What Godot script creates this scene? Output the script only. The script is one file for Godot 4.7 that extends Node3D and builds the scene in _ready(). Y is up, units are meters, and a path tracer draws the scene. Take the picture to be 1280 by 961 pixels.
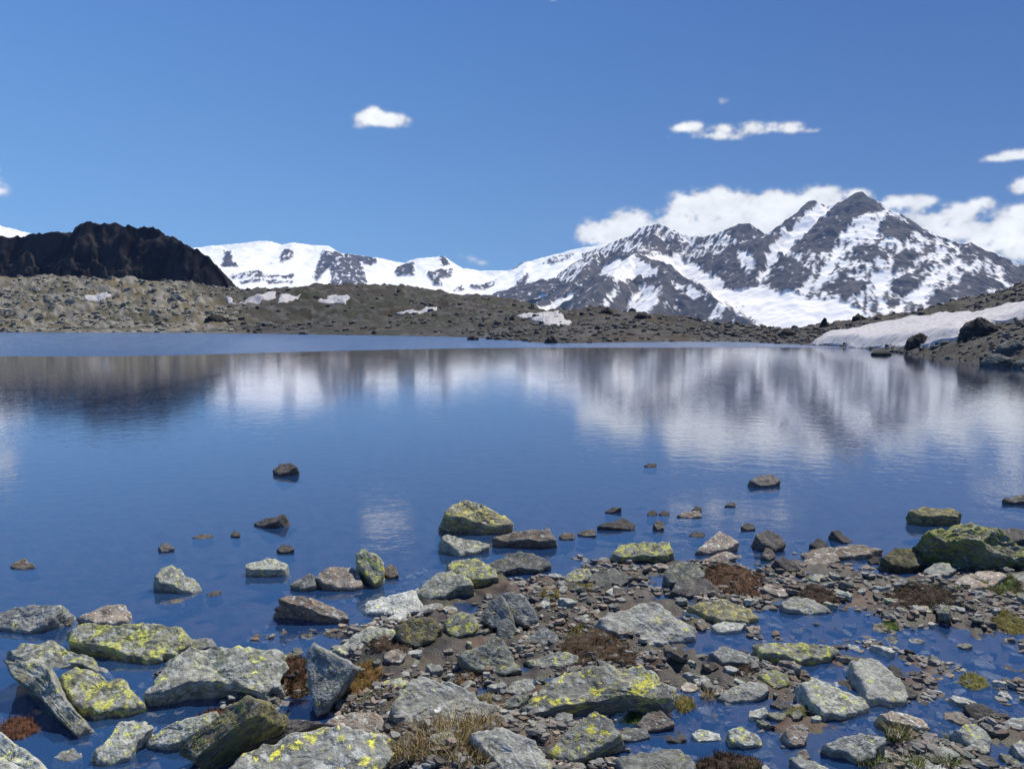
extends Node3D
# An alpine lake: schist boulders on the near shore, snow mountains across the water. Metres, y up, water level at y = 0.

const F := 967.0          # focal length in photograph pixels (1280 x 961)
const CX := 640.0
const CY := 480.5
const CAM_H := 1.7
var tilt := deg_to_rad(4.4)
var cam_at := Vector3(0, CAM_H, 0)
var look := Basis(Vector3.RIGHT, -deg_to_rad(4.4))
var rng := RandomNumberGenerator.new()
var names := {}
var t0 := 0

# ---------------------------------------------------------------- helpers
func ray(px: float, py: float) -> Vector3:
	return look * Vector3((px - CX) / F, -(py - CY) / F, -1.0)

func at(px: float, py: float, depth: float) -> Vector3:
	var r := ray(px, py)
	return cam_at + r * (depth / -r.z)

func gnd(px: float, py: float, y := 0.0) -> Vector3:
	var r := ray(px, py)
	return cam_at + r * ((y - CAM_H) / r.y)

func numbered(called: String) -> String:
	if not names.has(called):
		names[called] = 0
		return called
	names[called] += 1
	return "%s_%03d" % [called, names[called]]

func tag(o: Node, label: String, category: String, group := "") -> void:
	o.set_meta("label", label)
	o.set_meta("category", category)
	if group != "":
		o.set_meta("group", group)

func put(mesh: Mesh, called: String, m: Material, parent: Node = null) -> MeshInstance3D:
	var o := MeshInstance3D.new()
	o.mesh = mesh
	if m:
		o.material_override = m
	if parent == null:
		o.name = numbered(called)
		add_child(o)
	else:
		o.name = called
		parent.add_child(o, true)
	return o

func stage(s: String) -> void:
	print("%s %d ms" % [s, Time.get_ticks_msec() - t0])

func noise(sd: int, freq: float, octaves := 4, kind := FastNoiseLite.TYPE_SIMPLEX_SMOOTH, fractal := FastNoiseLite.FRACTAL_FBM) -> FastNoiseLite:
	var n := FastNoiseLite.new()
	n.seed = sd
	n.frequency = freq
	n.noise_type = kind
	n.fractal_type = fractal
	n.fractal_octaves = octaves
	return n

func lin(r: float, g: float, b: float) -> Color:
	return Color(r, g, b).linear_to_srgb()

func mat(c: Color, rough := 0.9) -> StandardMaterial3D:
	var m := StandardMaterial3D.new()
	m.albedo_color = c
	m.roughness = rough
	return m

func build_arrays(v: PackedVector3Array, n: PackedVector3Array, idx: PackedInt32Array, col := PackedColorArray(), uv := PackedVector2Array()) -> ArrayMesh:
	var a := []
	a.resize(Mesh.ARRAY_MAX)
	a[Mesh.ARRAY_VERTEX] = v
	a[Mesh.ARRAY_NORMAL] = n
	a[Mesh.ARRAY_INDEX] = idx
	if col.size():
		a[Mesh.ARRAY_COLOR] = col
	if uv.size():
		a[Mesh.ARRAY_TEX_UV] = uv
	var m := ArrayMesh.new()
	m.add_surface_from_arrays(Mesh.PRIMITIVE_TRIANGLES, a)
	return m

func normals_of(v: PackedVector3Array, idx: PackedInt32Array) -> PackedVector3Array:
	var n := PackedVector3Array()
	n.resize(v.size())
	for t in range(0, idx.size(), 3):
		var a := idx[t]
		var b := idx[t + 1]
		var c := idx[t + 2]
		var k := (v[c] - v[a]).cross(v[b] - v[a])
		n[a] += k
		n[b] += k
		n[c] += k
	for i in n.size():
		n[i] = n[i].normalized() if n[i].length_squared() > 1e-20 else Vector3.UP
	return n

# rows x cols grid whose rows run away from the viewer and whose columns run to the right
func grid_mesh(v: PackedVector3Array, rows: int, cols: int, col := PackedColorArray(), uv := PackedVector2Array()) -> ArrayMesh:
	var idx := PackedInt32Array()
	idx.resize((rows - 1) * (cols - 1) * 6)
	var k := 0
	for r in rows - 1:
		for c in cols - 1:
			var a := r * cols + c
			idx[k] = a
			idx[k + 1] = a + cols
			idx[k + 2] = a + 1
			idx[k + 3] = a + 1
			idx[k + 4] = a + cols
			idx[k + 5] = a + cols + 1
			k += 6
	return build_arrays(v, normals_of(v, idx), idx, col, uv)

func smooth(a: float, b: float, x: float) -> float:
	var t := clampf((x - a) / (b - a), 0.0, 1.0)
	return t * t * (3.0 - 2.0 * t)

# ---------------------------------------------------------------- sky
func make_sky() -> ImageTexture:
	var W := 4096
	var H := 2048
	var small := Image.create_empty(256, 256, false, Image.FORMAT_RGBF)
	for j in 256:
		var el := 90.0 - (j + 0.5) / 256.0 * 180.0
		var e := maxf(el, 0.0)
		var t := 1.0 - exp(-e / 13.0)
		var base := Color(0.25, 0.52, 0.86).lerp(Color(0.056, 0.172, 0.515), t)
		base = base.lerp(Color(0.045, 0.145, 0.44), smooth(22.0, 80.0, e))
		for i in 256:
			var az := (i + 0.5) / 256.0 * TAU - PI
			var k := 0.76 - 0.35 * sin(az) * cos(deg_to_rad(e))
			small.set_pixel(i, j, Color(base.r * k, base.g * k, base.b * (0.22 + 0.75 * k)))
	small.resize(W, H, Image.INTERPOLATE_CUBIC)
	# clouds: blobs (px, py, radius x, radius y, weight) turned into directions
	var blobs := [
		[462, 148, 20, 9, 1.0], [480, 148, 24, 9, 1.0], [493, 155, 22, 8, 0.9], [470, 140, 10, 8, 0.9], [448, 158, 10, 5, 0.5], [503, 147, 10, 6, 0.5], [494, 169, 7, 4, 0.3],
		[848, 161, 16, 6, 0.75], [868, 158, 18, 7, 0.8], [885, 170, 22, 6, 0.7], [905, 163, 13, 8, 0.9], [915, 171, 20, 7, 0.85], [940, 158, 16, 8, 0.95], [965, 162, 20, 8, 1.0], [990, 160, 18, 8, 0.9], [1020, 163, 14, 4, 0.45], [836, 172, 10, 5, 0.4], [895, 161, 20, 5, 0.5],
		[905, 125, 9, 7, 0.55],
		[1255, 198, 28, 7, 0.9], [1275, 192, 20, 7, 0.9], [1300, 190, 25, 9, 0.9],
		[760, 285, 34, 18, 1.0], [790, 275, 22, 16, 0.9], [742, 292, 20, 12, 0.8], [795, 268, 9, 8, 0.5], [775, 300, 50, 16, 1.0],
		[850, 265, 22, 24, 1.1], [880, 258, 30, 22, 1.2], [915, 260, 36, 22, 1.2], [955, 262, 36, 20, 1.2], [985, 262, 34, 18, 1.2], [1015, 252, 28, 16, 1.2], [1030, 247, 18, 14, 1.1], [870, 285, 60, 20, 1.2], [960, 285, 80, 25, 1.2], [1040, 262, 34, 18, 1.2], [905, 246, 18, 10, 0.9], [968, 250, 20, 8, 0.7],
		[1074, 243, 16, 8, 0.8], [1110, 252, 30, 9, 0.8], [1140, 254, 30, 9, 0.85], [1130, 268, 40, 14, 0.8], [1160, 250, 12, 5, 0.4],
		[1190, 272, 30, 11, 0.95], [1212, 260, 28, 11, 1.0], [1226, 254, 14, 9, 0.9], [1180, 288, 40, 14, 0.8], [1215, 292, 60, 14, 0.85], [1260, 300, 50, 18, 0.9], [1300, 305, 60, 26, 0.95], [1265, 275, 30, 14, 0.75], [1290, 262, 30, 14, 0.8], [1272, 238, 16, 9, 0.75], [1285, 228, 18, 12, 0.8], [1240, 318, 60, 12, 0.8], [1330, 290, 50, 30, 0.9],
		[590, 325, 12, 9, 0.4], [572, 320, 10, 8, 0.3], [605, 330, 12, 6, 0.4], [333, 297, 5, 5, 0.3],
		[-8, 225, 16, 22, 0.8], [-30, 235, 30, 16, 0.9], [692, -2, 9, 5, 0.6], [-70, 180, 40, 16, 0.8], [1400, 170, 50, 14, 0.9], [1440, 260, 70, 26, 0.95], [-200, 270, 70, 24, 0.9], [700, -180, 40, 14, 0.8], [1100, -260, 50, 16, 0.8], [300, -320, 40, 14, 0.8],
	]
	var nz := noise(7, 0.42, 5)
	var nf := noise(8, 1.7, 3)
	var data := []
	for b in blobs:
		var d := ray(b[0], b[1]).normalized()
		var deg := rad_to_deg(1.0 / F) * cos(absf(atan((b[0] - CX) / F)))
		data.append([rad_to_deg(atan2(d.x, -d.z)), rad_to_deg(asin(d.y)), b[2] * deg, b[3] * deg, b[4]])
	# more of the same clouds round the rest of the sky
	rng.seed = 5
	for k in 46:
		var az := rng.randf_range(48.0, 312.0)
		if az > 180.0:
			az -= 360.0
		var el := rng.randf_range(6.0, 38.0)
		for q in 5:
			data.append([az + rng.randf_range(-2.2, 2.2), el + rng.randf_range(-0.5, 0.5), rng.randf_range(0.8, 2.4), rng.randf_range(0.4, 0.9), rng.randf_range(0.7, 1.0)])
	var dens := {}
	for b in data:
		var i0 := int((b[0] - b[2] * 1.8 + 180.0) / 360.0 * W)
		var i1 := int((b[0] + b[2] * 1.8 + 180.0) / 360.0 * W)
		var j0 := int((90.0 - b[1] - b[3] * 1.8) / 180.0 * H)
		var j1 := int((90.0 - b[1] + b[3] * 1.8) / 180.0 * H)
		var coarse: bool = absf(b[0]) > 45.0
		for j in range(maxi(j0, 0), mini(j1 + 1, H)):
			var el := 90.0 - (j + 0.5) / H * 180.0
			var dy: float = (el - b[1]) / b[3]
			if dy < -0.2:
				dy *= 1.25
			for i in range(i0, i1 + 1):
				var az := (i + 0.5) / W * 360.0 - 180.0
				var dx: float = (az - b[0]) / b[2]
				var q := dx * dx + dy * dy
				if q < 3.2:
					var key := j * W + posmod(i, W)
					dens[key] = dens.get(key, 0.0) + float(b[4]) * exp(-q * 1.25)
	for key in dens:
		var j: int = key / W
		var i: int = key % W
		var el := 90.0 - (j + 0.5) / H * 180.0
		var az := (i + 0.5) / W * 360.0 - 180.0
		var n := nz.get_noise_2d(az, el * 1.5) * 0.9 + nf.get_noise_2d(az, el * 1.4) * 0.35
		var d: float = minf(dens[key], 1.5) * (1.0 + 0.5 * n) + n * 0.5 * minf(dens[key] * 1.6, 1.0)
		var a := smooth(0.20, 0.98, d)
		if a <= 0.0:
			continue
		var lit := 0.66 + 0.24 * smooth(0.3, 1.4, d) + 0.16 * nz.get_noise_2d(az * 0.8 + 9.0, el * 1.3 + 0.35) + 0.04 * nf.get_noise_2d(az, el)
		var c := Color(lit * 0.985, lit * 1.0, lit * 1.01)
		var was := small.get_pixel(i, j)
		small.set_pixel(i, j, was.lerp(c, a * 0.96))
	# the panorama starts straight ahead: turn it by half
	var turned := Image.create_empty(W, H, false, Image.FORMAT_RGBF)
	turned.blit_rect(small, Rect2i(W / 2, 0, W / 2, H), Vector2i(0, 0))
	turned.blit_rect(small, Rect2i(0, 0, W / 2, H), Vector2i(W / 2, 0))
	return ImageTexture.create_from_image(turned)

# ---------------------------------------------------------------- textures
func seamless(sd: int, freq: float, octaves: int, size: int, kind := FastNoiseLite.TYPE_SIMPLEX_SMOOTH, fractal := FastNoiseLite.FRACTAL_FBM) -> PackedByteArray:
	var im := noise(sd, freq, octaves, kind, fractal).get_seamless_image(size, size, false, false, 0.2, true)
	im.convert(Image.FORMAT_L8)
	return im.get_data()

# colour texture of a rock: base tone with grain and foliation, pale crust lichen, yellow map lichen, rust
func rock_texture(sd: int, base: Color, dark: Color, pale: float, yellow: float, rust: float, yellow_color := Color(0.50, 0.52, 0.10)) -> ImageTexture:
	var S := 512
	var n1 := seamless(sd, 0.006, 5, S)
	var n2 := seamless(sd + 1, 0.05, 3, S)
	var n3 := seamless(sd + 2, 0.016, 4, S)
	var n4 := seamless(sd + 3, 0.011, 5, S)
	var n5 := seamless(sd + 4, 0.009, 4, S)
	var n6 := seamless(sd + 5, 0.18, 2, S)
	var out := PackedByteArray()
	out.resize(S * S * 3)
	var palec := Color(0.40, 0.42, 0.40)
	var rustc := Color(0.20, 0.135, 0.09)
	for i in S * S:
		var grain := n6[i] / 255.0 - 0.5
		var a := n1[i] / 255.0 * 0.65 + n2[i] / 255.0 * 0.35
		var c := dark.lerp(base, smooth(0.32, 0.66, a + grain * 0.3))
		var q := n3[i] / 255.0 + grain * 0.25
		c = c.lerp(palec, smooth(1.0 - pale, 1.0 - pale + 0.10, q) * 0.75)
		if rust > 0.0:
			c = c.lerp(rustc, smooth(1.0 - rust, 1.0 - rust + 0.2, n5[i] / 255.0 + grain * 0.15) * 0.8)
		if yellow > 0.0:
			var y := n4[i] / 255.0 * 0.8 + n2[i] / 255.0 * 0.2 + grain * 0.22
			var w := smooth(1.0 - yellow, 1.0 - yellow + 0.07, y)
			c = c.lerp(yellow_color * (0.75 + 0.9 * (n2[i] / 255.0 - 0.2)), w * 0.85)
		c = c * (0.92 + grain * 0.5)
		c = c.linear_to_srgb()
		out[i * 3] = clampi(int(c.r * 255.0), 0, 255)
		out[i * 3 + 1] = clampi(int(c.g * 255.0), 0, 255)
		out[i * 3 + 2] = clampi(int(c.b * 255.0), 0, 255)
	return ImageTexture.create_from_image(Image.create_from_data(S, S, false, Image.FORMAT_RGB8, out))

func normal_texture(sd: int, freq: float, octaves: int, size: int, strength: float, kind := FastNoiseLite.TYPE_SIMPLEX_SMOOTH, fractal := FastNoiseLite.FRACTAL_FBM) -> ImageTexture:
	var im := noise(sd, freq, octaves, kind, fractal).get_seamless_image(size, size, false, false, 0.2, true)
	im.convert(Image.FORMAT_RGBA8)
	im.bump_map_to_normal_map(strength)
	return ImageTexture.create_from_image(im)

var rock_tex := {}
var rock_norm: ImageTexture
func rock_mat(kind: String, tint: float, offset: Vector3, scale := Vector3(1.7, 1.7, 1.7)) -> StandardMaterial3D:
	var m := StandardMaterial3D.new()
	m.albedo_texture = rock_tex[kind]
	m.albedo_color = Color(tint, tint, tint)
	m.roughness = 0.86
	m.metallic_specular = 0.35
	m.normal_enabled = true
	m.normal_texture = rock_norm
	m.normal_scale = 0.9
	m.uv1_triplanar = true
	m.uv1_scale = scale
	m.uv1_offset = offset
	return m

# ---------------------------------------------------------------- rocks
var rn := FastNoiseLite.new()
# a slab of rock: outline in the plane (x, z) around the origin, top at y = 0, sides down to y = -thick
func rock_mesh(outline: PackedVector2Array, thick: float, M: int, K: int, sd: int, relief: float, flare := 0.08, step_noise := 0.5, dome := 0.0) -> ArrayMesh:
	var per := 0.0
	var L := outline.size()
	var seg := PackedFloat32Array()
	for i in L:
		var d := outline[i].distance_to(outline[(i + 1) % L])
		seg.append(d)
		per += d
	var size := per / 3.6
	var ring := PackedVector2Array()
	var k := 0
	var run := 0.0
	for i in M:
		var s := per * i / M
		while k < L - 1 and s > run + seg[k]:
			run += seg[k]
			k += 1
		ring.append(outline[k].lerp(outline[(k + 1) % L], clampf((s - run) / maxf(seg[k], 1e-6), 0.0, 1.0)))
	var o := Vector3(sd * 7.31, sd * 3.17, sd * 1.93)
	for i in M:
		var p := ring[i]
		var q := Vector3(p.x, 0, p.y) / size
		ring[i] = p * (1.0 + 0.07 * rn.get_noise_3dv(q * 6.0 + o) + 0.05 * rn.get_noise_3dv(q * 17.0 + o))
	var S := maxi(5, int(K * 0.8))
	var rows := K + 1 + S
	var v := PackedVector3Array()
	var cham := minf(0.035 * size, thick * 0.2)
	for r in K + 1:
		var t := 1.0 if r == K else 0.955 * pow(float(r) / (K - 1), 0.85)
		for i in M:
			var p := ring[i] * t
			var q := Vector3(p.x, 0, p.y) / size
			var h := rn.get_noise_3dv(q * 2.0 + o) * 1.2 + rn.get_noise_3dv(q * 6.0 + o) * 0.5 + rn.get_noise_3dv(q * 17.0 + o) * 0.22
			# cleavage steps: the noise is broken into thin sheets
			var st := rn.get_noise_3dv(Vector3(q.x * 1.6, 3.0, q.z * 3.4) + o) * 5.0
			h += step_noise * (floorf(st) + smooth(0.0, 0.18, st - floorf(st)) - st) * 0.5 + step_noise * 0.25 * sin(st * 3.0)
			h *= relief * size * 0.5
			h -= dome * t * t
			h -= cham * 0.9 * smooth(0.94, 1.0, t)
			v.append(Vector3(p.x, h, p.y))
	for r in range(1, S + 1):
		var t := float(r) / S
		for i in M:
			var top := v[K * M + i]
			var y := lerpf(top.y - cham * 0.9, -thick, pow(t, 1.1)) if r > 1 else top.y - cham * 0.8
			var p := ring[i]
			var q := Vector3(p.x, y, p.y) / size
			var led := rn.get_noise_3dv(Vector3(q.x * 1.3, q.y * 13.0, q.z * 1.3) + o) * 0.10 + rn.get_noise_3dv(q * 4.0 + o) * 0.10
			led *= minf(1.0, thick / size * 3.0)
			var s := 1.0 + minf(cham / size, 0.02) + led * (0.35 if r == 1 else 1.0) + flare * t
			v.append(Vector3(p.x * s, y + 0.02 * size * rn.get_noise_3dv(q * 9.0 + o), p.y * s))
	var idx := PackedInt32Array()
	for r in rows - 1:
		for i in M:
			var a := r * M + i
			var b := r * M + (i + 1) % M
			if r > 0:
				idx.append_array([a, b, a + M])
				idx.append_array([b, b + M, a + M])
			else:
				idx.append_array([a, b + M, a + M])
	v.append(Vector3(0, -thick, 0))
	var last := (rows - 1) * M
	for i in M:
		idx.append_array([last + i, last + (i + 1) % M, v.size() - 1])
	# outward winding whichever way the outline runs
	var area := 0.0
	for i in L:
		area += outline[i].cross(outline[(i + 1) % L])
	if area > 0.0:
		for t in range(0, idx.size(), 3):
			var x := idx[t + 1]
			idx[t + 1] = idx[t + 2]
			idx[t + 2] = x
	return build_arrays(v, normals_of(v, idx), idx)

var hero_polys := []      # outlines in photograph pixels, to keep scattered stones clear of them
var landmarks := []       # [short phrase, px, py]
var ROCKS := "rocks along the near shore"

# a rock from the outline of its top face as seen in the photograph, the line where its foot stands, and the way its top leans
func hero(called: String, label: String, kind: String, base_y: float, pitch: float, roll: float, pts: Array, tint := 1.0, ref := "", opts := {}) -> MeshInstance3D:
	var n := pts.size() / 2
	var low := 0
	var cx := 0.0
	var cy := 0.0
	var w0 := 1e9
	var w1 := -1e9
	for i in n:
		if pts[i * 2 + 1] > pts[low * 2 + 1]:
			low = i
		cx += pts[i * 2] / float(n)
		cy += pts[i * 2 + 1] / float(n)
		w0 = minf(w0, pts[i * 2])
		w1 = maxf(w1, pts[i * 2])
	var g: float = opts.get("ground", 0.0)
	var foot := gnd(pts[low * 2], base_y, g)
	var p0 := at(pts[low * 2], pts[low * 2 + 1], -foot.z)
	var yaw: float = opts.get("yaw", rng.randf_range(-0.6, 0.6))
	var nrm := Vector3(sin(deg_to_rad(roll)), 1.0, 0.0).normalized()
	nrm = (Basis(Vector3.RIGHT, deg_to_rad(pitch)) * Vector3(tan(deg_to_rad(roll)), 1.0, 0.0)).normalized()
	var pl := Plane(nrm, p0)
	var world := []
	var mid := Vector3.ZERO
	for i in n:
		var r := ray(pts[i * 2], pts[i * 2 + 1])
		var hit = pl.intersects_ray(cam_at, r)
		var p: Vector3 = hit if hit != null else p0
		world.append(p)
		mid += p / n
	var ux := Vector3(cos(yaw), 0, sin(yaw))
	ux = (ux - nrm * ux.dot(nrm)).normalized()
	var uz := ux.cross(nrm).normalized()
	var outline := PackedVector2Array()
	var reach := 0.0
	for p in world:
		var d: Vector3 = p - mid
		outline.append(Vector2(d.dot(ux), d.dot(uz)))
		reach = maxf(reach, d.length())
	var bury: float = opts.get("bury", 0.06)
	var tall := mid.y - g
	for p in world:
		tall = maxf(tall, p.y - g)
	var thick: float = opts.get("thick", clampf(tall * 1.1 / maxf(nrm.y, 0.5) + bury, 0.05, 0.9))
	var px := w1 - w0
	var M := clampi(int(px * 0.62), 26, 96)
	var K := clampi(int(px * 0.11), 5, 16)
	var sd := names.size() + int(cx) * 3 + int(cy)
	var mesh := rock_mesh(outline, thick, M, K, sd, opts.get("relief", 0.075), opts.get("flare", 0.06), opts.get("step", 0.5), opts.get("dome", 0.0))
	var sz := clampf(0.55 / maxf(reach, 0.12), 1.2, 3.2)
	var o := put(mesh, called, rock_mat(kind, tint, Vector3(rng.randf(), rng.randf(), rng.randf()), Vector3(sz, sz * 1.8, sz)))
	o.transform = Transform3D(Basis(ux, nrm, uz), mid)
	tag(o, label, "rock", ROCKS)
	hero_polys.append(pts)
	if ref != "":
		landmarks.append([ref, cx, cy])
	return o

# ---------------------------------------------------------------- terrain across the water
var st_cols := 620
var st_rows := 300
var st_t0 := -1.0
var st_t1 := 1.0
var st_d0 := 22.0
var st_d1 := 620.0
var st_h := PackedFloat32Array()

func shore_h(x: float, depth: float) -> float:
	var c := clampf((x / depth - st_t0) / (st_t1 - st_t0), 0.0, 1.0) * (st_cols - 1)
	var r := clampf(log(depth / st_d0) / log(st_d1 / st_d0), 0.0, 1.0) * (st_rows - 1)
	var ci := mini(int(c), st_cols - 2)
	var ri := mini(int(r), st_rows - 2)
	var fc := c - ci
	var fr := r - ri
	var k := ri * st_cols + ci
	return lerpf(lerpf(st_h[k], st_h[k + 1], fc), lerpf(st_h[k + st_cols], st_h[k + st_cols + 1], fc), fr)

func hit_shore(px: float, py: float, from := 26.0, to := 420.0) -> Vector3:
	var r := ray(px, py)
	var d := from
	var best := 1e9
	var best_p := Vector3.ZERO
	while d < to:
		var p := cam_at + r * (d / -r.z)
		var gap := p.y - shore_h(p.x, d)
		if gap <= 0.0:
			return p
		if gap < best and d > 50.0:
			best = gap
			best_p = p
		d *= 1.004
	return Vector3(best_p.x, shore_h(best_p.x, -best_p.z), best_p.z)

var shoreline := [[-400, 414], [-150, 414.5], [0, 415], [150, 415.5], [300, 417], [450, 419], [560, 421], [605, 424], [650, 427.5], [700, 429.5], [735, 428.5], [800, 427.5], [880, 427], [960, 429], [1010, 431.5], [1060, 434.5], [1095, 438], [1120, 442], [1160, 445.5], [1200, 450], [1240, 455], [1280, 461], [1360, 474], [1480, 500]]

func make_shore() -> void:
	var pts := []
	for s in shoreline:
		var p := gnd(s[0], s[1])
		pts.append(p)
		var q := Vector3(p.x * 0.86, -1.6, p.z * 0.86)
		pts.append(q)
	for a in [[-400, 362, 235], [-150, 356, 238], [-60, 354, 240], [0, 352.5, 240], [60, 351, 240], [130, 350, 240], [180, 352.5, 245], [230, 358, 255], [275, 366, 270],
			[310, 369, 330], [345, 366, 330], [400, 362, 330], [450, 363, 320], [520, 365, 300], [560, 371, 282], [590, 377.5, 262], [612, 375, 240], [645, 379, 220], [680, 389, 185], [715, 397, 165],
			[740, 388, 150], [790, 392.5, 140], [835, 397, 130], [875, 405, 122], [930, 412.5, 115], [985, 416.5, 108],
			[1035, 406, 102], [1100, 395.5, 97], [1150, 388.5, 93], [1200, 379, 90], [1240, 368, 88], [1280, 356, 85], [1400, 322, 80], [1500, 300, 78]]:
		pts.append(at(a[0], a[1], a[2]))
		var b := at(a[0], a[1], a[2] * 1.5)
		pts.append(Vector3(b.x, -3.0, b.z))
		var c := at(a[0], a[1], a[2] * 2.4)
		pts.append(Vector3(c.x, -22.0, c.z))
	# halfway up the slopes
	for a in [[0, 388, 205], [130, 384, 205], [230, 388, 205], [400, 392, 210], [520, 394, 195], [640, 402, 130], [780, 410, 95], [900, 418, 88], [1060, 420, 78], [1150, 416, 62], [1240, 408, 52], [1340, 400, 48]]:
		pts.append(at(a[0], a[1], a[2]))
	# thin-plate spline through them
	var n := pts.size()
	var m := n + 3
	var A := []
	for i in n:
		var row := PackedFloat64Array()
		row.resize(m + 1)
		for j in n:
			var d := Vector2(pts[i].x - pts[j].x, pts[i].z - pts[j].z).length_squared() * 1e-4
			row[j] = d * log(d) if d > 1e-12 else 0.0
		row[i] += 0.002
		row[n] = 1.0
		row[n + 1] = pts[i].x * 0.01
		row[n + 2] = pts[i].z * 0.01
		row[m] = pts[i].y
		A.append(row)
	for k in 3:
		var row := PackedFloat64Array()
		row.resize(m + 1)
		for j in n:
			row[j] = [1.0, pts[j].x * 0.01, pts[j].z * 0.01][k]
		A.append(row)
	for k in m:
		var piv := k
		for i in range(k + 1, m):
			if absf(A[i][k]) > absf(A[piv][k]):
				piv = i
		var tmp = A[k]
		A[k] = A[piv]
		A[piv] = tmp
		var rk: PackedFloat64Array = A[k]
		for i in range(k + 1, m):
			var ri: PackedFloat64Array = A[i]
			var f := ri[k] / rk[k]
			if f != 0.0:
				for j in range(k, m + 1):
					ri[j] -= f * rk[j]
				A[i] = ri
	var w := PackedFloat64Array()
	w.resize(m)
	for k in range(m - 1, -1, -1):
		var s: float = A[k][m]
		for j in range(k + 1, m):
			s -= A[k][j] * w[j]
		w[k] = s / A[k][k]
	var xs := PackedFloat32Array()
	var zs := PackedFloat32Array()
	for p in pts:
		xs.append(p.x)
		zs.append(p.z)
	st_t0 = (-260.0 - CX) / F
	st_t1 = (1540.0 - CX) / F
	var STEP := 5
	var cr := st_rows / STEP + 2
	var cc := st_cols / STEP + 2
	var coarse := PackedFloat32Array()
	coarse.resize(cr * cc)
	for r in cr:
		var d := st_d0 * pow(st_d1 / st_d0, float(r * STEP) / (st_rows - 1))
		for c in cc:
			var x := lerpf(st_t0, st_t1, float(c * STEP) / (st_cols - 1)) * d
			var h: float = w[n] + w[n + 1] * x * 0.01 - w[n + 2] * d * 0.01
			for j in n:
				var dx := x - xs[j]
				var dz := -d - zs[j]
				var q := (dx * dx + dz * dz) * 1e-4
				if q > 1e-12:
					h += w[j] * q * log(q)
			coarse[r * cc + c] = h
	stage("spline")
	st_h.resize(st_rows * st_cols)
	var v := PackedVector3Array()
	v.resize(st_rows * st_cols)
	var col := PackedColorArray()
	col.resize(st_rows * st_cols)
	var nb := noise(21, 0.03, 4)
	var nm := noise(22, 0.14, 4)
	var nr := noise(23, 0.11, 3, FastNoiseLite.TYPE_CELLULAR)
	nr.cellular_return_type = FastNoiseLite.RETURN_DISTANCE
	var nc := noise(24, 0.022, 4)
	var ns := noise(25, 0.35, 3)
	var nq := noise(26, 1.1, 2)
	for r in st_rows:
		var d := st_d0 * pow(st_d1 / st_d0, float(r) / (st_rows - 1))
		var fr := float(r) / STEP
		var r0 := int(fr)
		var tr := fr - r0
		for c in st_cols:
			var fc := float(c) / STEP
			var c0 := int(fc)
			var tc := fc - c0
			var k := r0 * cc + c0
			var h := lerpf(lerpf(coarse[k], coarse[k + 1], tc), lerpf(coarse[k + cc], coarse[k + cc + 1], tc), tr)
			var x := lerpf(st_t0, st_t1, float(c) / (st_cols - 1)) * d
			var up := smooth(0.0, 3.0, h)
			var rocky := nr.get_noise_2d(x, d) + 0.7
			h += up * (nb.get_noise_2d(x, d) * 1.3 + nm.get_noise_2d(x, d) * 1.15 - rocky * 0.8 + 0.2) * clampf(d / 160.0, 0.35, 1.4)
			h += (0.10 + 0.30 * up) * nm.get_noise_2d(x * 3.0, d * 3.0) * smooth(-0.2, 0.3, h)
			h -= 4.0 * smooth(30.0, 23.0, d)
			var i := r * st_cols + c
			st_h[i] = h
			v[i] = Vector3(x, h, -d)
			# grass and heath with grey rock standing out
			var g := nc.get_noise_2d(x, d)
			var s := ns.get_noise_2d(x, d) + 0.6 * nq.get_noise_2d(x, d)
			var px := x / d * F + CX
			var lefty := smooth(330.0, 210.0, px + 60.0 * g)
			var righty := smooth(960.0, 1040.0, px + 60.0 * g)
			var heath := Color(0.022, 0.018, 0.013).lerp(Color(0.018, 0.022, 0.011), smooth(-0.2, 0.3, g + s * 0.4))
			heath = heath.lerp(Color(0.036, 0.023, 0.016), smooth(0.15, 0.4, nc.get_noise_2d(x * 1.4 + 300.0, d * 1.4) + s * 0.3) * 0.8)
			var grass := Color(0.120, 0.100, 0.056).lerp(Color(0.058, 0.055, 0.034), smooth(-0.25, 0.25, g + s * 0.4))
			var ground := heath.lerp(grass, lefty)
			var stone := Color(0.052, 0.051, 0.050).lerp(Color(0.20, 0.19, 0.165), lefty * 0.8) * (1.0 + 0.9 * s)
			var amount := smooth(-0.05, 0.28, nm.get_noise_2d(x * 0.8 + 50.0, d * 0.8) + 0.45 * s + 0.20 * lefty + 0.16 * righty - 0.06)
			ground = ground.lerp(stone, amount * 0.85)
			ground = ground.lerp(Color(0.034, 0.030, 0.025) * (1.0 + s), righty * 0.7)
			col[i] = ground
	var m1 := mat(Color.WHITE, 0.95)
	m1.vertex_color_use_as_albedo = true
	m1.normal_enabled = true
	m1.normal_texture = normal_texture(31, 0.03, 5, 512, 6.0)
	m1.uv1_triplanar = true
	m1.uv1_world_triplanar = true
	m1.uv1_scale = Vector3.ONE * 0.11
	var o := put(grid_mesh(v, st_rows, st_cols, col), "far_shore_terrain", m1)
	o.set_meta("kind", "structure")
	o.set_meta("label", "low heath and rubble hills along the far shore of the lake")

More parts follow.
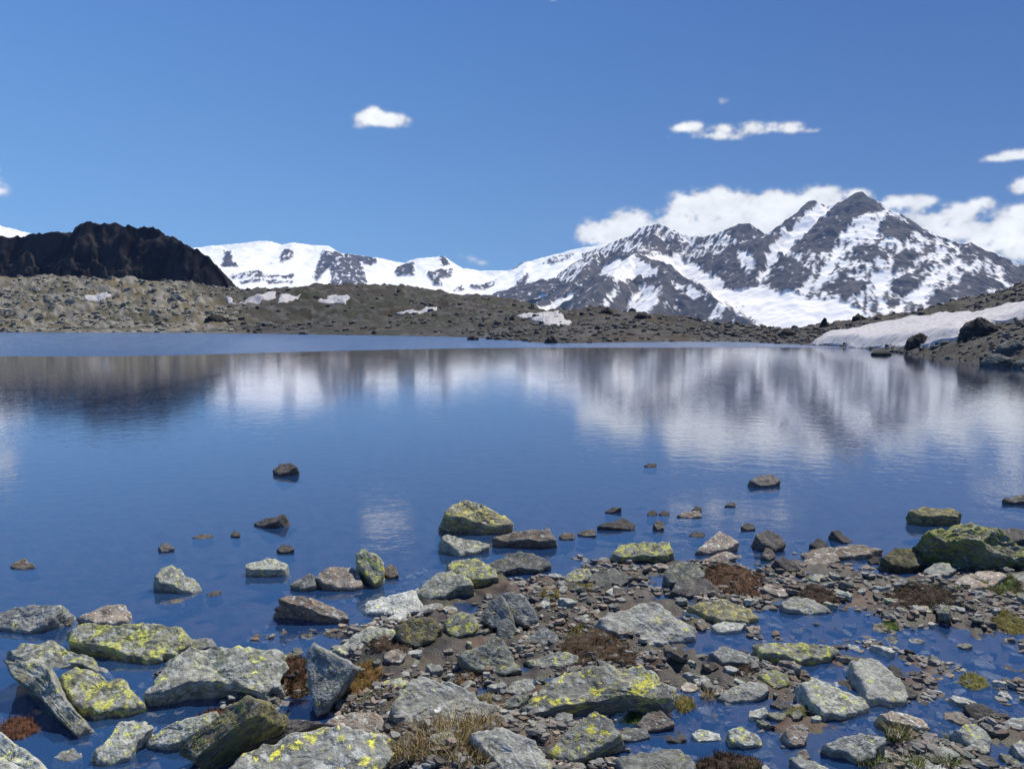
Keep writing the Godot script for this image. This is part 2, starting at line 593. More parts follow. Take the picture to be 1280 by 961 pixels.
# ---------------------------------------------------------------- mountains
# ridges: polylines of points; the ground falls away from them. Returns rows x cols mesh with snow and rock.
func make_mountain(called: String, label: String, ridges: Array, x0: float, x1: float, d0: float, d1: float, cols: int, rows: int, patches: Array, base_rock: float, opt := {}) -> void:
	var segs := []
	for rd in ridges:
		var front: float = rd[0]
		var back: float = rd[1]
		var P := []
		for q in range(2, rd.size()):
			P.append(at(rd[q][0], rd[q][1], rd[q][2]))
		for q in P.size() - 1:
			segs.append(PackedFloat32Array([P[q].x, P[q].z, P[q].y, P[q + 1].x, P[q + 1].z, P[q + 1].y, front, back]))
	var H := PackedFloat32Array()
	H.resize(rows * cols)
	var DR := PackedFloat32Array()
	DR.resize(rows * cols)
	var sx := (x1 - x0) / (cols - 1)
	var sd := (d1 - d0) / (rows - 1)
	var low: float = opt.get("low", -150.0)
	var amp: float = opt.get("amp", 1.0)
	var wl: float = opt.get("wl", 1.0)
	var big := noise(opt.get("seed", 1), 1.0 / (650.0 * wl), 5, FastNoiseLite.TYPE_SIMPLEX_SMOOTH, FastNoiseLite.FRACTAL_RIDGED)
	var fine := noise(opt.get("seed", 1) + 1, 1.0 / (150.0 * wl), 4, FastNoiseLite.TYPE_SIMPLEX_SMOOTH, FastNoiseLite.FRACTAL_RIDGED)
	var warp := noise(opt.get("seed", 1) + 2, 1.0 / (300.0 * wl), 3)
	var flat := PackedFloat32Array()
	for s in segs:
		flat.append_array(s)
	var ns := segs.size()
	for r in rows:
		var z := -(d0 + sd * r)
		for c in cols:
			var x := x0 + sx * c
			var wx := x + warp.get_noise_2d(x, z) * 45.0 * wl
			var wz := z + warp.get_noise_2d(x + 999.0, z) * 45.0 * wl
			var best := low
			var bd := 400.0
			for s in ns:
				var k := s * 8
				var ax := flat[k]
				var az := flat[k + 1]
				var ex := flat[k + 3] - ax
				var ez := flat[k + 4] - az
				var t := clampf(((wx - ax) * ex + (wz - az) * ez) / (ex * ex + ez * ez), 0.0, 1.0)
				var px := ax + ex * t
				var pz := az + ez * t
				var dx := wx - px
				var dz := wz - pz
				var d := sqrt(dx * dx + dz * dz)
				var slope := lerpf(flat[k + 7], flat[k + 6], clampf(dz / maxf(d, 1.0) * 0.5 + 0.5, 0.0, 1.0))
				# concave: steep under the crest, easing off below
				var h := lerpf(flat[k + 2], flat[k + 5], t) - slope * (d * 0.72 + 260.0 * wl * (1.0 - exp(-d / (420.0 * wl))))
				if h > best:
					best = h
					bd = d
			var i := r * cols + c
			H[i] = best
			DR[i] = bd
	stage(called + " heights")
	# where snow lies and rock shows: patches found on the slopes, ragged by noise
	var P := PackedFloat32Array()
	P.resize(rows * cols)
	P.fill(base_rock)
	var w1 := noise(opt.get("seed", 1) + 3, 1.0 / 90.0, 4)
	for pa in patches:
		var poly := PackedVector2Array()
		for q in range(0, pa[1].size(), 2):
			var rr := ray(pa[1][q], pa[1][q + 1])
			var d := d0
			var best := 1e9
			var bp := Vector2.ZERO
			while d < d1:
				var p := cam_at + rr * (d / -rr.z)
				var c := int((p.x - x0) / sx)
				var r := int((d - d0) / sd)
				if c >= 0 and c < cols and r < rows:
					var gap := p.y - H[r * cols + c]
					if gap < best:
						best = gap
						bp = Vector2(p.x, d)
					if gap <= 0.0:
						break
				d += sd
			poly.append(bp)
		var lo := poly[0]
		var hi := poly[0]
		for p in poly:
			lo = lo.min(p)
			hi = hi.max(p)
		for r in range(maxi(0, int((lo.y - 60.0 - d0) / sd)), mini(rows, int((hi.y + 60.0 - d0) / sd) + 1)):
			var d := d0 + sd * r
			for c in range(maxi(0, int((lo.x - 40.0 - x0) / sx)), mini(cols, int((hi.x + 40.0 - x0) / sx) + 1)):
				var x := x0 + sx * c
				var q := Vector2(x + 34.0 * w1.get_noise_2d(x, d), d + 46.0 * w1.get_noise_2d(x + 500.0, d))
				if Geometry2D.is_point_in_polygon(q, poly):
					P[r * cols + c] = pa[0]
	# crags where rock shows, smoother where snow fills the slopes
	for r in rows:
		var z := -(d0 + sd * r)
		for c in cols:
			var i := r * cols + c
			var x := x0 + sx * c
			var soft := smooth(0.0, 220.0 * wl, DR[i])
			var craggy := 0.22 + 0.78 * smooth(0.2, 0.75, P[i])
			H[i] += amp * wl * craggy * (soft * big.get_noise_2d(x, z) * 48.0 + (0.4 + 0.6 * soft) * fine.get_noise_2d(x, z) * 15.0 * float(opt.get("fine", 1.0)))
	var v := PackedVector3Array()
	v.resize(rows * cols)
	var col := PackedColorArray()
	col.resize(rows * cols)
	var streak := noise(opt.get("seed", 1) + 4, 1.0 / (100.0 * wl), 4)
	var speck := noise(opt.get("seed", 1) + 5, 1.0 / (28.0 * wl), 3)
	var tone := noise(opt.get("seed", 1) + 6, 1.0 / (260.0 * wl), 4)
	var lean: float = opt.get("lean", 0.0)
	var snow: Color = opt.get("snow", Color(0.86, 0.87, 0.88))
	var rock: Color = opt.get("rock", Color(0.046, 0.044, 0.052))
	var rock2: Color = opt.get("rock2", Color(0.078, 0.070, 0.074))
	for r in rows:
		var z := -(d0 + sd * r)
		for c in cols:
			var i := r * cols + c
			var x := x0 + sx * c
			v[i] = Vector3(x, H[i], z)
			var sl := 0.0
			if r > 0 and r < rows - 1 and c > 0 and c < cols - 1:
				sl = Vector2((H[i + 1] - H[i - 1]) / (2.0 * sx), (H[i + cols] - H[i - cols]) / (2.0 * sd)).length()
			var u := x - lean * z
			var nv := streak.get_noise_2d(u * 1.5, z * 0.42) * 0.72 + speck.get_noise_2d(u * 1.1, z * 0.7) * 0.38
			var f := 0.5 + nv * 0.75 - (sl - 0.75) * 0.12
			var s := smooth(-0.055, 0.055, f - P[i])
			var t := tone.get_noise_2d(x, z)
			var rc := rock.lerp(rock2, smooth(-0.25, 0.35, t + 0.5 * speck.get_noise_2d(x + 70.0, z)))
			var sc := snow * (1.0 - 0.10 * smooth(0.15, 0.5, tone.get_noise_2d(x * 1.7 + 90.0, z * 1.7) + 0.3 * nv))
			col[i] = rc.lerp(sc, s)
	var m := mat(Color.WHITE, 0.9)
	m.vertex_color_use_as_albedo = true
	m.metallic_specular = 0.3
	var o := put(grid_mesh(v, rows, cols, col), called, m)
	o.set_meta("kind", "structure")
	o.set_meta("label", label)
	stage(called)

func make_mountains() -> void:
	# the glaciated range across the left and middle
	var crest := [[-60, 268, 9800], [-15, 276, 9800], [5, 283, 9800], [22, 287, 9800], [45, 294, 9800], [110, 300, 9800], [160, 291, 9800], [168, 284, 9700], [176, 291, 9700], [225, 312, 9600], [262, 307, 9500], [282, 305.5, 9500], [303, 304, 9500], [322, 301, 9400], [335, 300.5, 9400], [350, 305.5, 9400], [368, 303, 9300], [392, 306, 9300], [413, 307, 9200], [418, 316, 9200], [440, 317.5, 9200], [470, 322, 9200], [505, 328.5, 9300], [522, 323, 9200], [552, 319.5, 9100], [562, 326, 9100], [572, 334, 9100], [600, 338, 9100], [635, 338, 9000], [660, 326, 8800], [700, 316, 8700], [730, 309, 8600], [770, 304, 8500]]
	var left := [0.40, 0.9]
	left.append_array(crest)
	var spurs := [left,
		[0.45, 0.5, [413, 308, 9200], [432, 345, 8500], [445, 375, 7900]],
		[0.45, 0.5, [470, 322, 9200], [480, 350, 8600], [470, 380, 8000]],
		[0.40, 0.5, [552, 320, 9100], [556, 345, 8600], [540, 372, 8000]],
		[0.40, 0.5, [335, 301, 9400], [340, 330, 8800], [330, 365, 8200]],
		[0.40, 0.5, [270, 307, 9500], [285, 332, 8900], [275, 365, 8200]],
		[0.5, 0.5, [660, 326, 8800], [652, 350, 8000], [625, 380, 7400]]]
	var R := 0.93
	make_mountain("snow_range", "white glaciated mountain range beyond the low hills", spurs, -7200, 1500, 7000, 10400, 560, 210, [
		[R, [281, 312, 288, 318, 290, 326, 298, 334, 275, 334, 280, 324]], [0.75, [350, 324, 355, 314, 367, 315, 363, 325, 352, 330]],
		[0.62, [288, 344, 320, 341, 332, 344, 366, 345, 366, 349, 320, 348, 290, 349]], [0.62, [298, 353, 340, 349, 368, 351, 366, 355, 330, 354, 300, 356]],
		[0.72, [390, 348, 399, 326, 402, 317, 416, 315, 430, 318, 442, 318, 453, 335, 458, 354, 442, 366, 425, 366, 408, 362, 416, 348, 410, 336, 403, 342, 397, 354]],
		[0.85, [432, 315, 472, 321, 466, 333, 445, 327]], [0.9, [493, 341, 500, 333, 518, 330, 517, 346, 500, 347]],
		[0.74, [533, 343, 566, 339, 561, 349, 549, 351, 553, 359, 544, 359, 538, 350]], [0.9, [549, 316, 558, 316, 563, 331, 553, 332]], [0.7, [564, 365, 577, 357, 578, 365]], [0.66, [588, 361, 622, 349, 616, 358, 600, 364]],
		[0.9, [633, 336, 655, 325, 664, 326, 646, 336]], [0.55, [676, 330, 690, 322, 716, 318, 710, 326, 690, 331]],
		[0.8, [583, 368, 615, 371, 640, 361, 652, 346, 662, 340, 656, 360, 676, 352, 700, 352, 715, 354, 730, 345, 745, 330, 760, 340, 740, 362, 715, 374, 700, 392, 640, 392, 600, 382]],
	], 0.06, {"seed": 40, "amp": 0.85, "low": 120.0, "snow": Color(0.88, 0.89, 0.90)})
	# the rocky massif on the right with its pointed summit
	var main := [0.62, 0.9, [640, 345, 8800], [700, 326, 8600], [740, 312, 8300], [790, 294, 8000], [802, 284, 7800], [825, 279, 7600], [838, 285, 7500], [850, 293, 7500], [880, 296, 7300], [905, 288, 7000], [922, 280, 6900], [935, 279, 6850], [948, 286, 6800], [958, 293, 6800], [985, 276, 6700], [1012, 251, 6600], [1022, 250, 6600], [1036, 258, 6550], [1046, 255, 6500], [1060, 245, 6350], [1074, 239.5, 6300], [1090, 249, 6250], [1107, 263, 6200], [1120, 266, 6100], [1135, 273, 6050], [1150, 284, 6000], [1175, 297, 5900], [1200, 305, 5750], [1215, 302.5, 5700], [1230, 310, 5600], [1256, 321, 5500], [1280, 330, 5400], [1330, 348, 5250], [1420, 372, 5000]]
	make_mountain("rocky_massif", "steep rocky massif with snow gullies and a pointed summit", [main,
		[0.72, 0.5, [1074, 239.5, 6300], [1052, 290, 5900], [1030, 325, 5500], [1010, 365, 5050]],
		[0.72, 0.5, [1074, 239.5, 6300], [1088, 300, 5850], [1080, 340, 5450], [1062, 372, 5000]],
		[0.7, 0.5, [1020, 250, 6600], [985, 278, 6350], [958, 305, 6050], [945, 345, 5650]],
		[0.7, 0.5, [930, 279, 6850], [905, 320, 6400], [910, 355, 6000]],
		[0.7, 0.5, [1128, 270, 6080], [1122, 310, 5700], [1125, 345, 5300], [1112, 380, 4850]],
		[0.65, 0.5, [1215, 302.5, 5700], [1195, 335, 5300], [1175, 365, 4850], [1150, 392, 4500]],
		[0.65, 0.5, [1256, 321, 5500], [1262, 350, 5000], [1250, 372, 4600]],
		[0.6, 0.5, [825, 279, 7600], [812, 305, 7100], [790, 320, 6300], [840, 336, 5700], [872, 356, 5200], [905, 383, 4800], [955, 413, 4350]],
		[0.6, 0.5, [790, 320, 6300], [762, 345, 5700], [735, 372, 5200], [715, 392, 4800]],
		[0.6, 0.5, [840, 336, 5700], [822, 368, 5100], [812, 396, 4700]],
		[0.6, 0.5, [745, 312, 7800], [728, 345, 6900], [690, 372, 6200], [650, 385, 5700]]],
		-500, 4200, 4050, 8700, 520, 420, [
		[0.10, [800, 318, 845, 316, 870, 333, 895, 350, 920, 363, 945, 360, 965, 364, 1000, 371, 1050, 377, 1085, 393, 1085, 425, 960, 425, 948, 405, 920, 386, 895, 374, 870, 352, 840, 333]],
		[0.80, [585, 370, 640, 362, 655, 350, 700, 352, 712, 355, 735, 335, 750, 315, 776, 311, 800, 320, 840, 334, 872, 355, 905, 382, 958, 413, 930, 425, 700, 425, 640, 420]],
		[0.12, [753, 336, 775, 325, 800, 325, 824, 345, 790, 350, 768, 355, 750, 348]],
		[0.28, [782, 390, 790, 372, 805, 357, 822, 362, 822, 381, 805, 396]], [0.3, [753, 380, 772, 357, 776, 362, 760, 384]], [0.35, [880, 408, 890, 392, 904, 380, 906, 387, 893, 408]], [0.3, [660, 392, 690, 378, 720, 366, 724, 370, 700, 384, 670, 398]], [0.45, [840, 352, 865, 360, 880, 372, 860, 372, 845, 362]],
		[0.72, [800, 294, 816, 287, 824, 298, 838, 300, 850, 312, 842, 320, 822, 314, 808, 312]], [0.6, [842, 312, 855, 299, 866, 314, 852, 322]], [R, [867, 301, 878, 293, 884, 300, 872, 306]],
		[0.88, [905, 288, 920, 277, 934, 275, 947, 285, 952, 293, 936, 301, 922, 304, 914, 293]],
		[0.86, [864, 326, 900, 318, 925, 308, 950, 300, 974, 302, 961, 318, 956, 335, 946, 345, 950, 356, 931, 366, 914, 364, 895, 346, 875, 336]], [0.3, [918, 318, 935, 318, 946, 330, 940, 338, 930, 334]],
		[R, [962, 292, 985, 274, 1010, 251, 1019, 246, 1025, 253, 1006, 269, 986, 284, 968, 295]],
		[0.12, [970, 300, 1006, 270, 1024, 254, 1048, 256, 1030, 276, 1010, 292, 994, 303, 986, 318, 960, 335, 958, 318]],
		[0.86, [1050, 254, 1064, 243, 1076, 238, 1092, 247, 1108, 262, 1092, 266, 1070, 272, 1067, 282, 1050, 294, 1044, 308, 1040, 315, 1015, 319, 988, 315, 994, 303, 1010, 292, 1032, 275]],
		[0.22, [1070, 274, 1092, 267, 1112, 266, 1104, 282, 1098, 300, 1086, 300, 1070, 298, 1058, 300, 1052, 322, 1040, 345, 1026, 362, 1016, 362, 1028, 336, 1044, 316, 1052, 296]],
		[0.86, [976, 318, 995, 327, 1016, 346, 1003, 363, 974, 373, 962, 350]],
		[0.88, [1024, 362, 1046, 351, 1067, 349, 1089, 356, 1079, 371, 1060, 378, 1038, 371]],
		[0.86, [1067, 315, 1088, 309, 1110, 313, 1108, 326, 1092, 332, 1074, 331]],
		[0.90, [1099, 291, 1116, 273, 1131, 279, 1146, 291, 1131, 303, 1106, 303]],
		[0.85, [1120, 264, 1145, 272, 1160, 285, 1178, 295, 1163, 297, 1144, 289, 1130, 275]],
		[0.85, [1124, 319, 1144, 313, 1152, 321, 1131, 343, 1115, 343, 1120, 330]],
		[0.72, [1110, 380, 1113, 361, 1130, 347, 1144, 342, 1158, 325, 1168, 330, 1154, 356, 1144, 361, 1135, 371, 1125, 379]],
		[0.80, [1158, 384, 1167, 370, 1191, 361, 1205, 351, 1238, 350, 1254, 361, 1236, 371, 1205, 376, 1181, 379]],
		[0.78, [1197, 305, 1219, 300, 1232, 310, 1257, 320, 1285, 330, 1285, 356, 1261, 352, 1249, 333, 1233, 324, 1214, 338, 1204, 328]],
		[0.15, [1088, 345, 1120, 342, 1108, 365, 1098, 375, 1090, 360]], [0.2, [1135, 372, 1165, 345, 1190, 330, 1200, 322, 1205, 330, 1180, 350, 1165, 366, 1150, 384]],
	], 0.50, {"seed": 60, "lean": -0.45, "low": -160.0, "snow": Color(0.84, 0.83, 0.81)})

func make_cliff() -> void:
	var crest := [1.5, 1.0, [-420, 300, 980], [-200, 298, 960], [-60, 299, 940], [0, 297, 930], [35, 294, 920], [58, 292, 910], [88, 289, 905], [98, 282, 900], [110, 278.5, 900], [124, 281, 900], [137, 278.5, 895], [150, 281.5, 890], [170, 283, 885], [187, 285, 880], [206, 293, 875], [226, 299, 870], [240, 311, 862], [255, 321, 855], [267, 331, 850], [275, 346, 845], [286, 366, 838], [300, 395, 830]]
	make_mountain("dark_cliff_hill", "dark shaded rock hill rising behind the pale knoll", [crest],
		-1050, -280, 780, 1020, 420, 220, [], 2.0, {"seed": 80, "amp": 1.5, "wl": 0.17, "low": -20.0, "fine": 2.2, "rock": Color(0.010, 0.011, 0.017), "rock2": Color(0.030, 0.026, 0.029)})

# ---------------------------------------------------------------- near shore
var land := PackedVector2Array()
var blobs := []
var ng1: FastNoiseLite
var ng2: FastNoiseLite

func near_h(x: float, d: float) -> float:
	var p := Vector2(x, d)
	var best := 1e9
	var n := land.size()
	for i in n:
		var a := land[i]
		var e := land[(i + 1) % n] - a
		var t := clampf((p - a).dot(e) / e.length_squared(), 0.0, 1.0)
		best = minf(best, (a + e * t - p).length_squared())
	best = sqrt(best)
	var inside := Geometry2D.is_point_in_polygon(p, land)
	var h := 0.0
	if inside:
		h = minf(best * 0.10, 0.019)
	else:
		h = -minf(best * 0.16, 0.16) - maxf(0.0, best - 1.2) * 0.14
		h = maxf(h, -2.6)
	for b in blobs:
		var q: float = ((x - b[0]) * (x - b[0]) + (d - b[1]) * (d - b[1])) / (b[2] * b[2])
		if q < 4.0:
			h += b[3] * exp(-q * 1.2)
	var away := clampf(1.0 - (d - 8.0) / 10.0, 0.0, 1.0)
	h += (ng1.get_noise_2d(x, d) * 0.050 + ng2.get_noise_2d(x, d) * 0.016) * away
	return h

func make_near_ground() -> void:
	for q in [[250, 1250], [330, 1010], [400, 940], [420, 900], [395, 850], [430, 795], [500, 772], [520, 750], [560, 730], [640, 722], [760, 704], [830, 698], [950, 712], [1000, 697], [1110, 716], [1200, 716], [1290, 704], [1700, 700], [2100, 1250]]:
		var p := gnd(q[0], q[1])
		land.append(Vector2(p.x, -p.z))
	for b in [[905, 798, .22, -.06], [965, 778, .28, -.06], [1097, 890, .2, -.05], [1195, 855, .35, -.035], [1250, 815, .35, -.04], [860, 905, .22, -.05], [645, 868, .12, -.03], [740, 725, .25, -.04], [1020, 838, .25, -.05], [820, 950, .35, -.06], [1130, 795, .35, -.035], [590, 765, .12, -.05], [1060, 772, .35, -.035], [372, 895, .12, -.07], [110, 920, .2, -.04], [842, 732, .2, -.06], [930, 905, .2, -.04], [1170, 905, .25, -.04], [1040, 940, .2, -.05], [1090, 725, .3, -.02], [1220, 740, .3, -.03], [1420, 800, .6, -.05], [1560, 900, .4, -.05], [1400, 930, .25, -.05],
			[920, 722, .28, .02], [1130, 748, .4, .035], [755, 815, .25, .02], [540, 800, .3, .05], [580, 945, .35, .06], [210, 840, .16, .13], [30, 895, .15, .09], [300, 878, .18, .11], [480, 850, .25, .04], [690, 760, .35, .035], [1245, 760, .4, .03], [360, 850, .12, .11], [140, 940, .15, .08], [330, 790, .2, .06]]:
		var p := gnd(b[0], b[1])
		blobs.append([p.x, -p.z, b[2], b[3]])
	ng1 = noise(91, 2.7, 4)
	ng2 = noise(92, 9.0, 3)
	var ds := PackedFloat32Array()
	var d := 0.7
	while d < 1.9:
		ds.append(d)
		d *= 1.05
	while d < 7.0:
		ds.append(d)
		d *= 1.0062
	while d < 20.0:
		ds.append(d)
		d *= 1.03
	while d < 260.0:
		ds.append(d)
		d *= 1.12
	var cols := 440
	var rows := ds.size()
	var v := PackedVector3Array()
	var col := PackedColorArray()
	var na := noise(93, 2.6, 4)
	var nb := noise(94, 3.4, 4)
	var nc := noise(95, 14.0, 3)
	for r in rows:
		for c in cols:
			var x := lerpf(-1.25, 1.35, float(c) / (cols - 1)) * ds[r]
			var h := near_h(x, ds[r])
			var a := na.get_noise_2d(x, ds[r])
			var b := nb.get_noise_2d(x, ds[r])
			var e := nc.get_noise_2d(x, ds[r])
			v.append(Vector3(x, h + 0.006 * e, -ds[r]))
			var k := Color(0.022, 0.018, 0.015).lerp(Color(0.044, 0.039, 0.034), smooth(-0.2, 0.3, e + b * 0.6))
			k = k.lerp(Color(0.062, 0.030, 0.016), smooth(0.08, 0.30, a + e * 0.25) * 0.85)
			k = k.lerp(Color(0.045, 0.046, 0.018), smooth(0.22, 0.40, b + e * 0.3) * 0.7)
			col.append(k)
	stage("near heights")
	var m := mat(Color.WHITE, 0.62)
	m.vertex_color_use_as_albedo = true
	m.normal_enabled = true
	m.normal_texture = normal_texture(33, 0.06, 4, 512, 7.0)
	m.uv1_triplanar = true
	m.uv1_world_triplanar = true
	m.uv1_scale = Vector3.ONE * 3.1
	var o := put(grid_mesh(v, rows, cols, col), "shore_ground", m)
	o.set_meta("kind", "structure")
	o.set_meta("label", "dark wet mud and silt of the near shore and lake bed")

func make_water() -> void:
	# the lake from the near shore to the far one: calm water, and ruffled water farther out
	var S := 1024
	var a := noise(51, 0.010, 4).get_seamless_image(S, S, false, false, 0.2, true)
	var b := noise(52, 0.035, 3).get_seamless_image(S, S, false, false, 0.2, true)
	a.convert(Image.FORMAT_L8)
	b.convert(Image.FORMAT_L8)
	var da := a.get_data()
	var db := b.get_data()
	for i in da.size():
		da[i] = int(da[i] * 0.72 + db[i] * 0.28)
	var im := Image.create_from_data(S, S, false, Image.FORMAT_L8, da)
	im.convert(Image.FORMAT_RGBA8)
	im.bump_map_to_normal_map(8.0)
	var tex := ImageTexture.create_from_image(im)
	var azs := 140
	var split := func(px: float) -> float:
		return lerpf(42.0, 58.0, smooth(100.0, 700.0, px))
	var lo := -1.25
	var hi := 1.35
	var mesh := ArrayMesh.new()
	for part in 2:
		var rows := 40
		var v := PackedVector3Array()
		var uv := PackedVector2Array()
		var n := PackedVector3Array()
		for r in rows:
			for c in azs:
				var t := lerpf(lo, hi, float(c) / (azs - 1))
				var px := t * F + CX
				var py := 0.0
				for s in shoreline.size() - 1:
					if px >= shoreline[s][0]:
						py = lerpf(shoreline[s][1], shoreline[s + 1][1], clampf((px - shoreline[s][0]) / float(shoreline[s + 1][0] - shoreline[s][0]), 0.0, 1.0))
				if px < shoreline[0][0]:
					py = shoreline[0][1]
				var far := -gnd(px, py).z * 1.06 + 1.0
				var mid: float = minf(split.call(px), far - 0.5)
				var q := float(r) / (rows - 1)
				var d := 0.6 * pow(mid / 0.6, q) if part == 0 else lerpf(mid, far, q)
				var x := t * d
				v.append(Vector3(x, 0, -d))
				uv.append(Vector2(x / 5.2 + d * 0.02, -d / 2.9 + x * 0.035))
				n.append(Vector3.UP)
		var idx := PackedInt32Array()
		for r in rows - 1:
			for c in azs - 1:
				var k := r * azs + c
				idx.append_array([k, k + azs, k + 1, k + 1, k + azs, k + azs + 1])
		var arr := []
		arr.resize(Mesh.ARRAY_MAX)
		arr[Mesh.ARRAY_VERTEX] = v
		arr[Mesh.ARRAY_NORMAL] = n
		arr[Mesh.ARRAY_TEX_UV] = uv
		arr[Mesh.ARRAY_INDEX] = idx
		mesh.add_surface_from_arrays(Mesh.PRIMITIVE_TRIANGLES, arr)
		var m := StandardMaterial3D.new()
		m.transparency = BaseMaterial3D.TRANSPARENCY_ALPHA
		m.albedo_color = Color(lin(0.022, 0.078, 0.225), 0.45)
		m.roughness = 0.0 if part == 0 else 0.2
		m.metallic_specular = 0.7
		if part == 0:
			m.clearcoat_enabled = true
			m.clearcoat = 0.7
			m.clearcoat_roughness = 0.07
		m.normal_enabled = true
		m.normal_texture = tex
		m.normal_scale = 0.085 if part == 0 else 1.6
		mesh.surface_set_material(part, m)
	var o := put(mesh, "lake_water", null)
	o.set_meta("kind", "structure")
	o.set_meta("label", "clear blue lake water with small ripples")

# a sheet with thickness lying on the ground inside an outline (plan positions x, depth): snow, moss
func drape(outline: PackedVector2Array, height: Callable, bulge: float, lump: float, lump_size: float, M: int, K: int, sd: int, edge := 0.10) -> ArrayMesh:
	var n := outline.size()
	var mid := Vector2.ZERO
	var per := 0.0
	for i in n:
		mid += outline[i] / n
		per += outline[i].distance_to(outline[(i + 1) % n])
	var ring := PackedVector2Array()
	var k := 0
	var run := 0.0
	for i in M:
		var s := per * i / M
		while k < n - 1 and s > run + outline[k].distance_to(outline[k + 1]):
			run += outline[k].distance_to(outline[k + 1])
			k += 1
		var p := outline[k].lerp(outline[(k + 1) % n], clampf((s - run) / maxf(outline[k].distance_to(outline[(k + 1) % n]), 1e-6), 0, 1))
		var e := p - mid
		ring.append(mid + e * (1.0 + edge * rn.get_noise_2d(e.x / per * 60.0 + sd, e.y / per * 60.0) + edge * 0.7 * rn.get_noise_2d(e.x / per * 190.0 + sd, e.y / per * 190.0)))
	var v := PackedVector3Array()
	for r in K + 2:
		var t := minf(float(r) / K, 1.0)
		for i in M:
			var p := mid.lerp(ring[i], t)
			var h: float = height.call(p.x, p.y)
			var up := bulge * sqrt(maxf(0.0, 1.0 - pow(t, 3.0))) + lump * rn.get_noise_2d(p.x / lump_size + sd, p.y / lump_size) * (1.0 - t * 0.5)
			v.append(Vector3(p.x, h + up + bulge * 0.12 if r <= K else h - bulge * 0.8, -p.y))
	var idx := PackedInt32Array()
	for r in K + 1:
		for i in M:
			var a := r * M + i
			var b := r * M + (i + 1) % M
			idx.append_array([a, b, a + M, b, b + M, a + M])
	var area := 0.0
	for i in n:
		area += outline[i].cross(outline[(i + 1) % n])
	if area < 0.0:
		for t in range(0, idx.size(), 3):
			var x := idx[t + 1]
			idx[t + 1] = idx[t + 2]
			idx[t + 2] = x
	return build_arrays(v, normals_of(v, idx), idx)

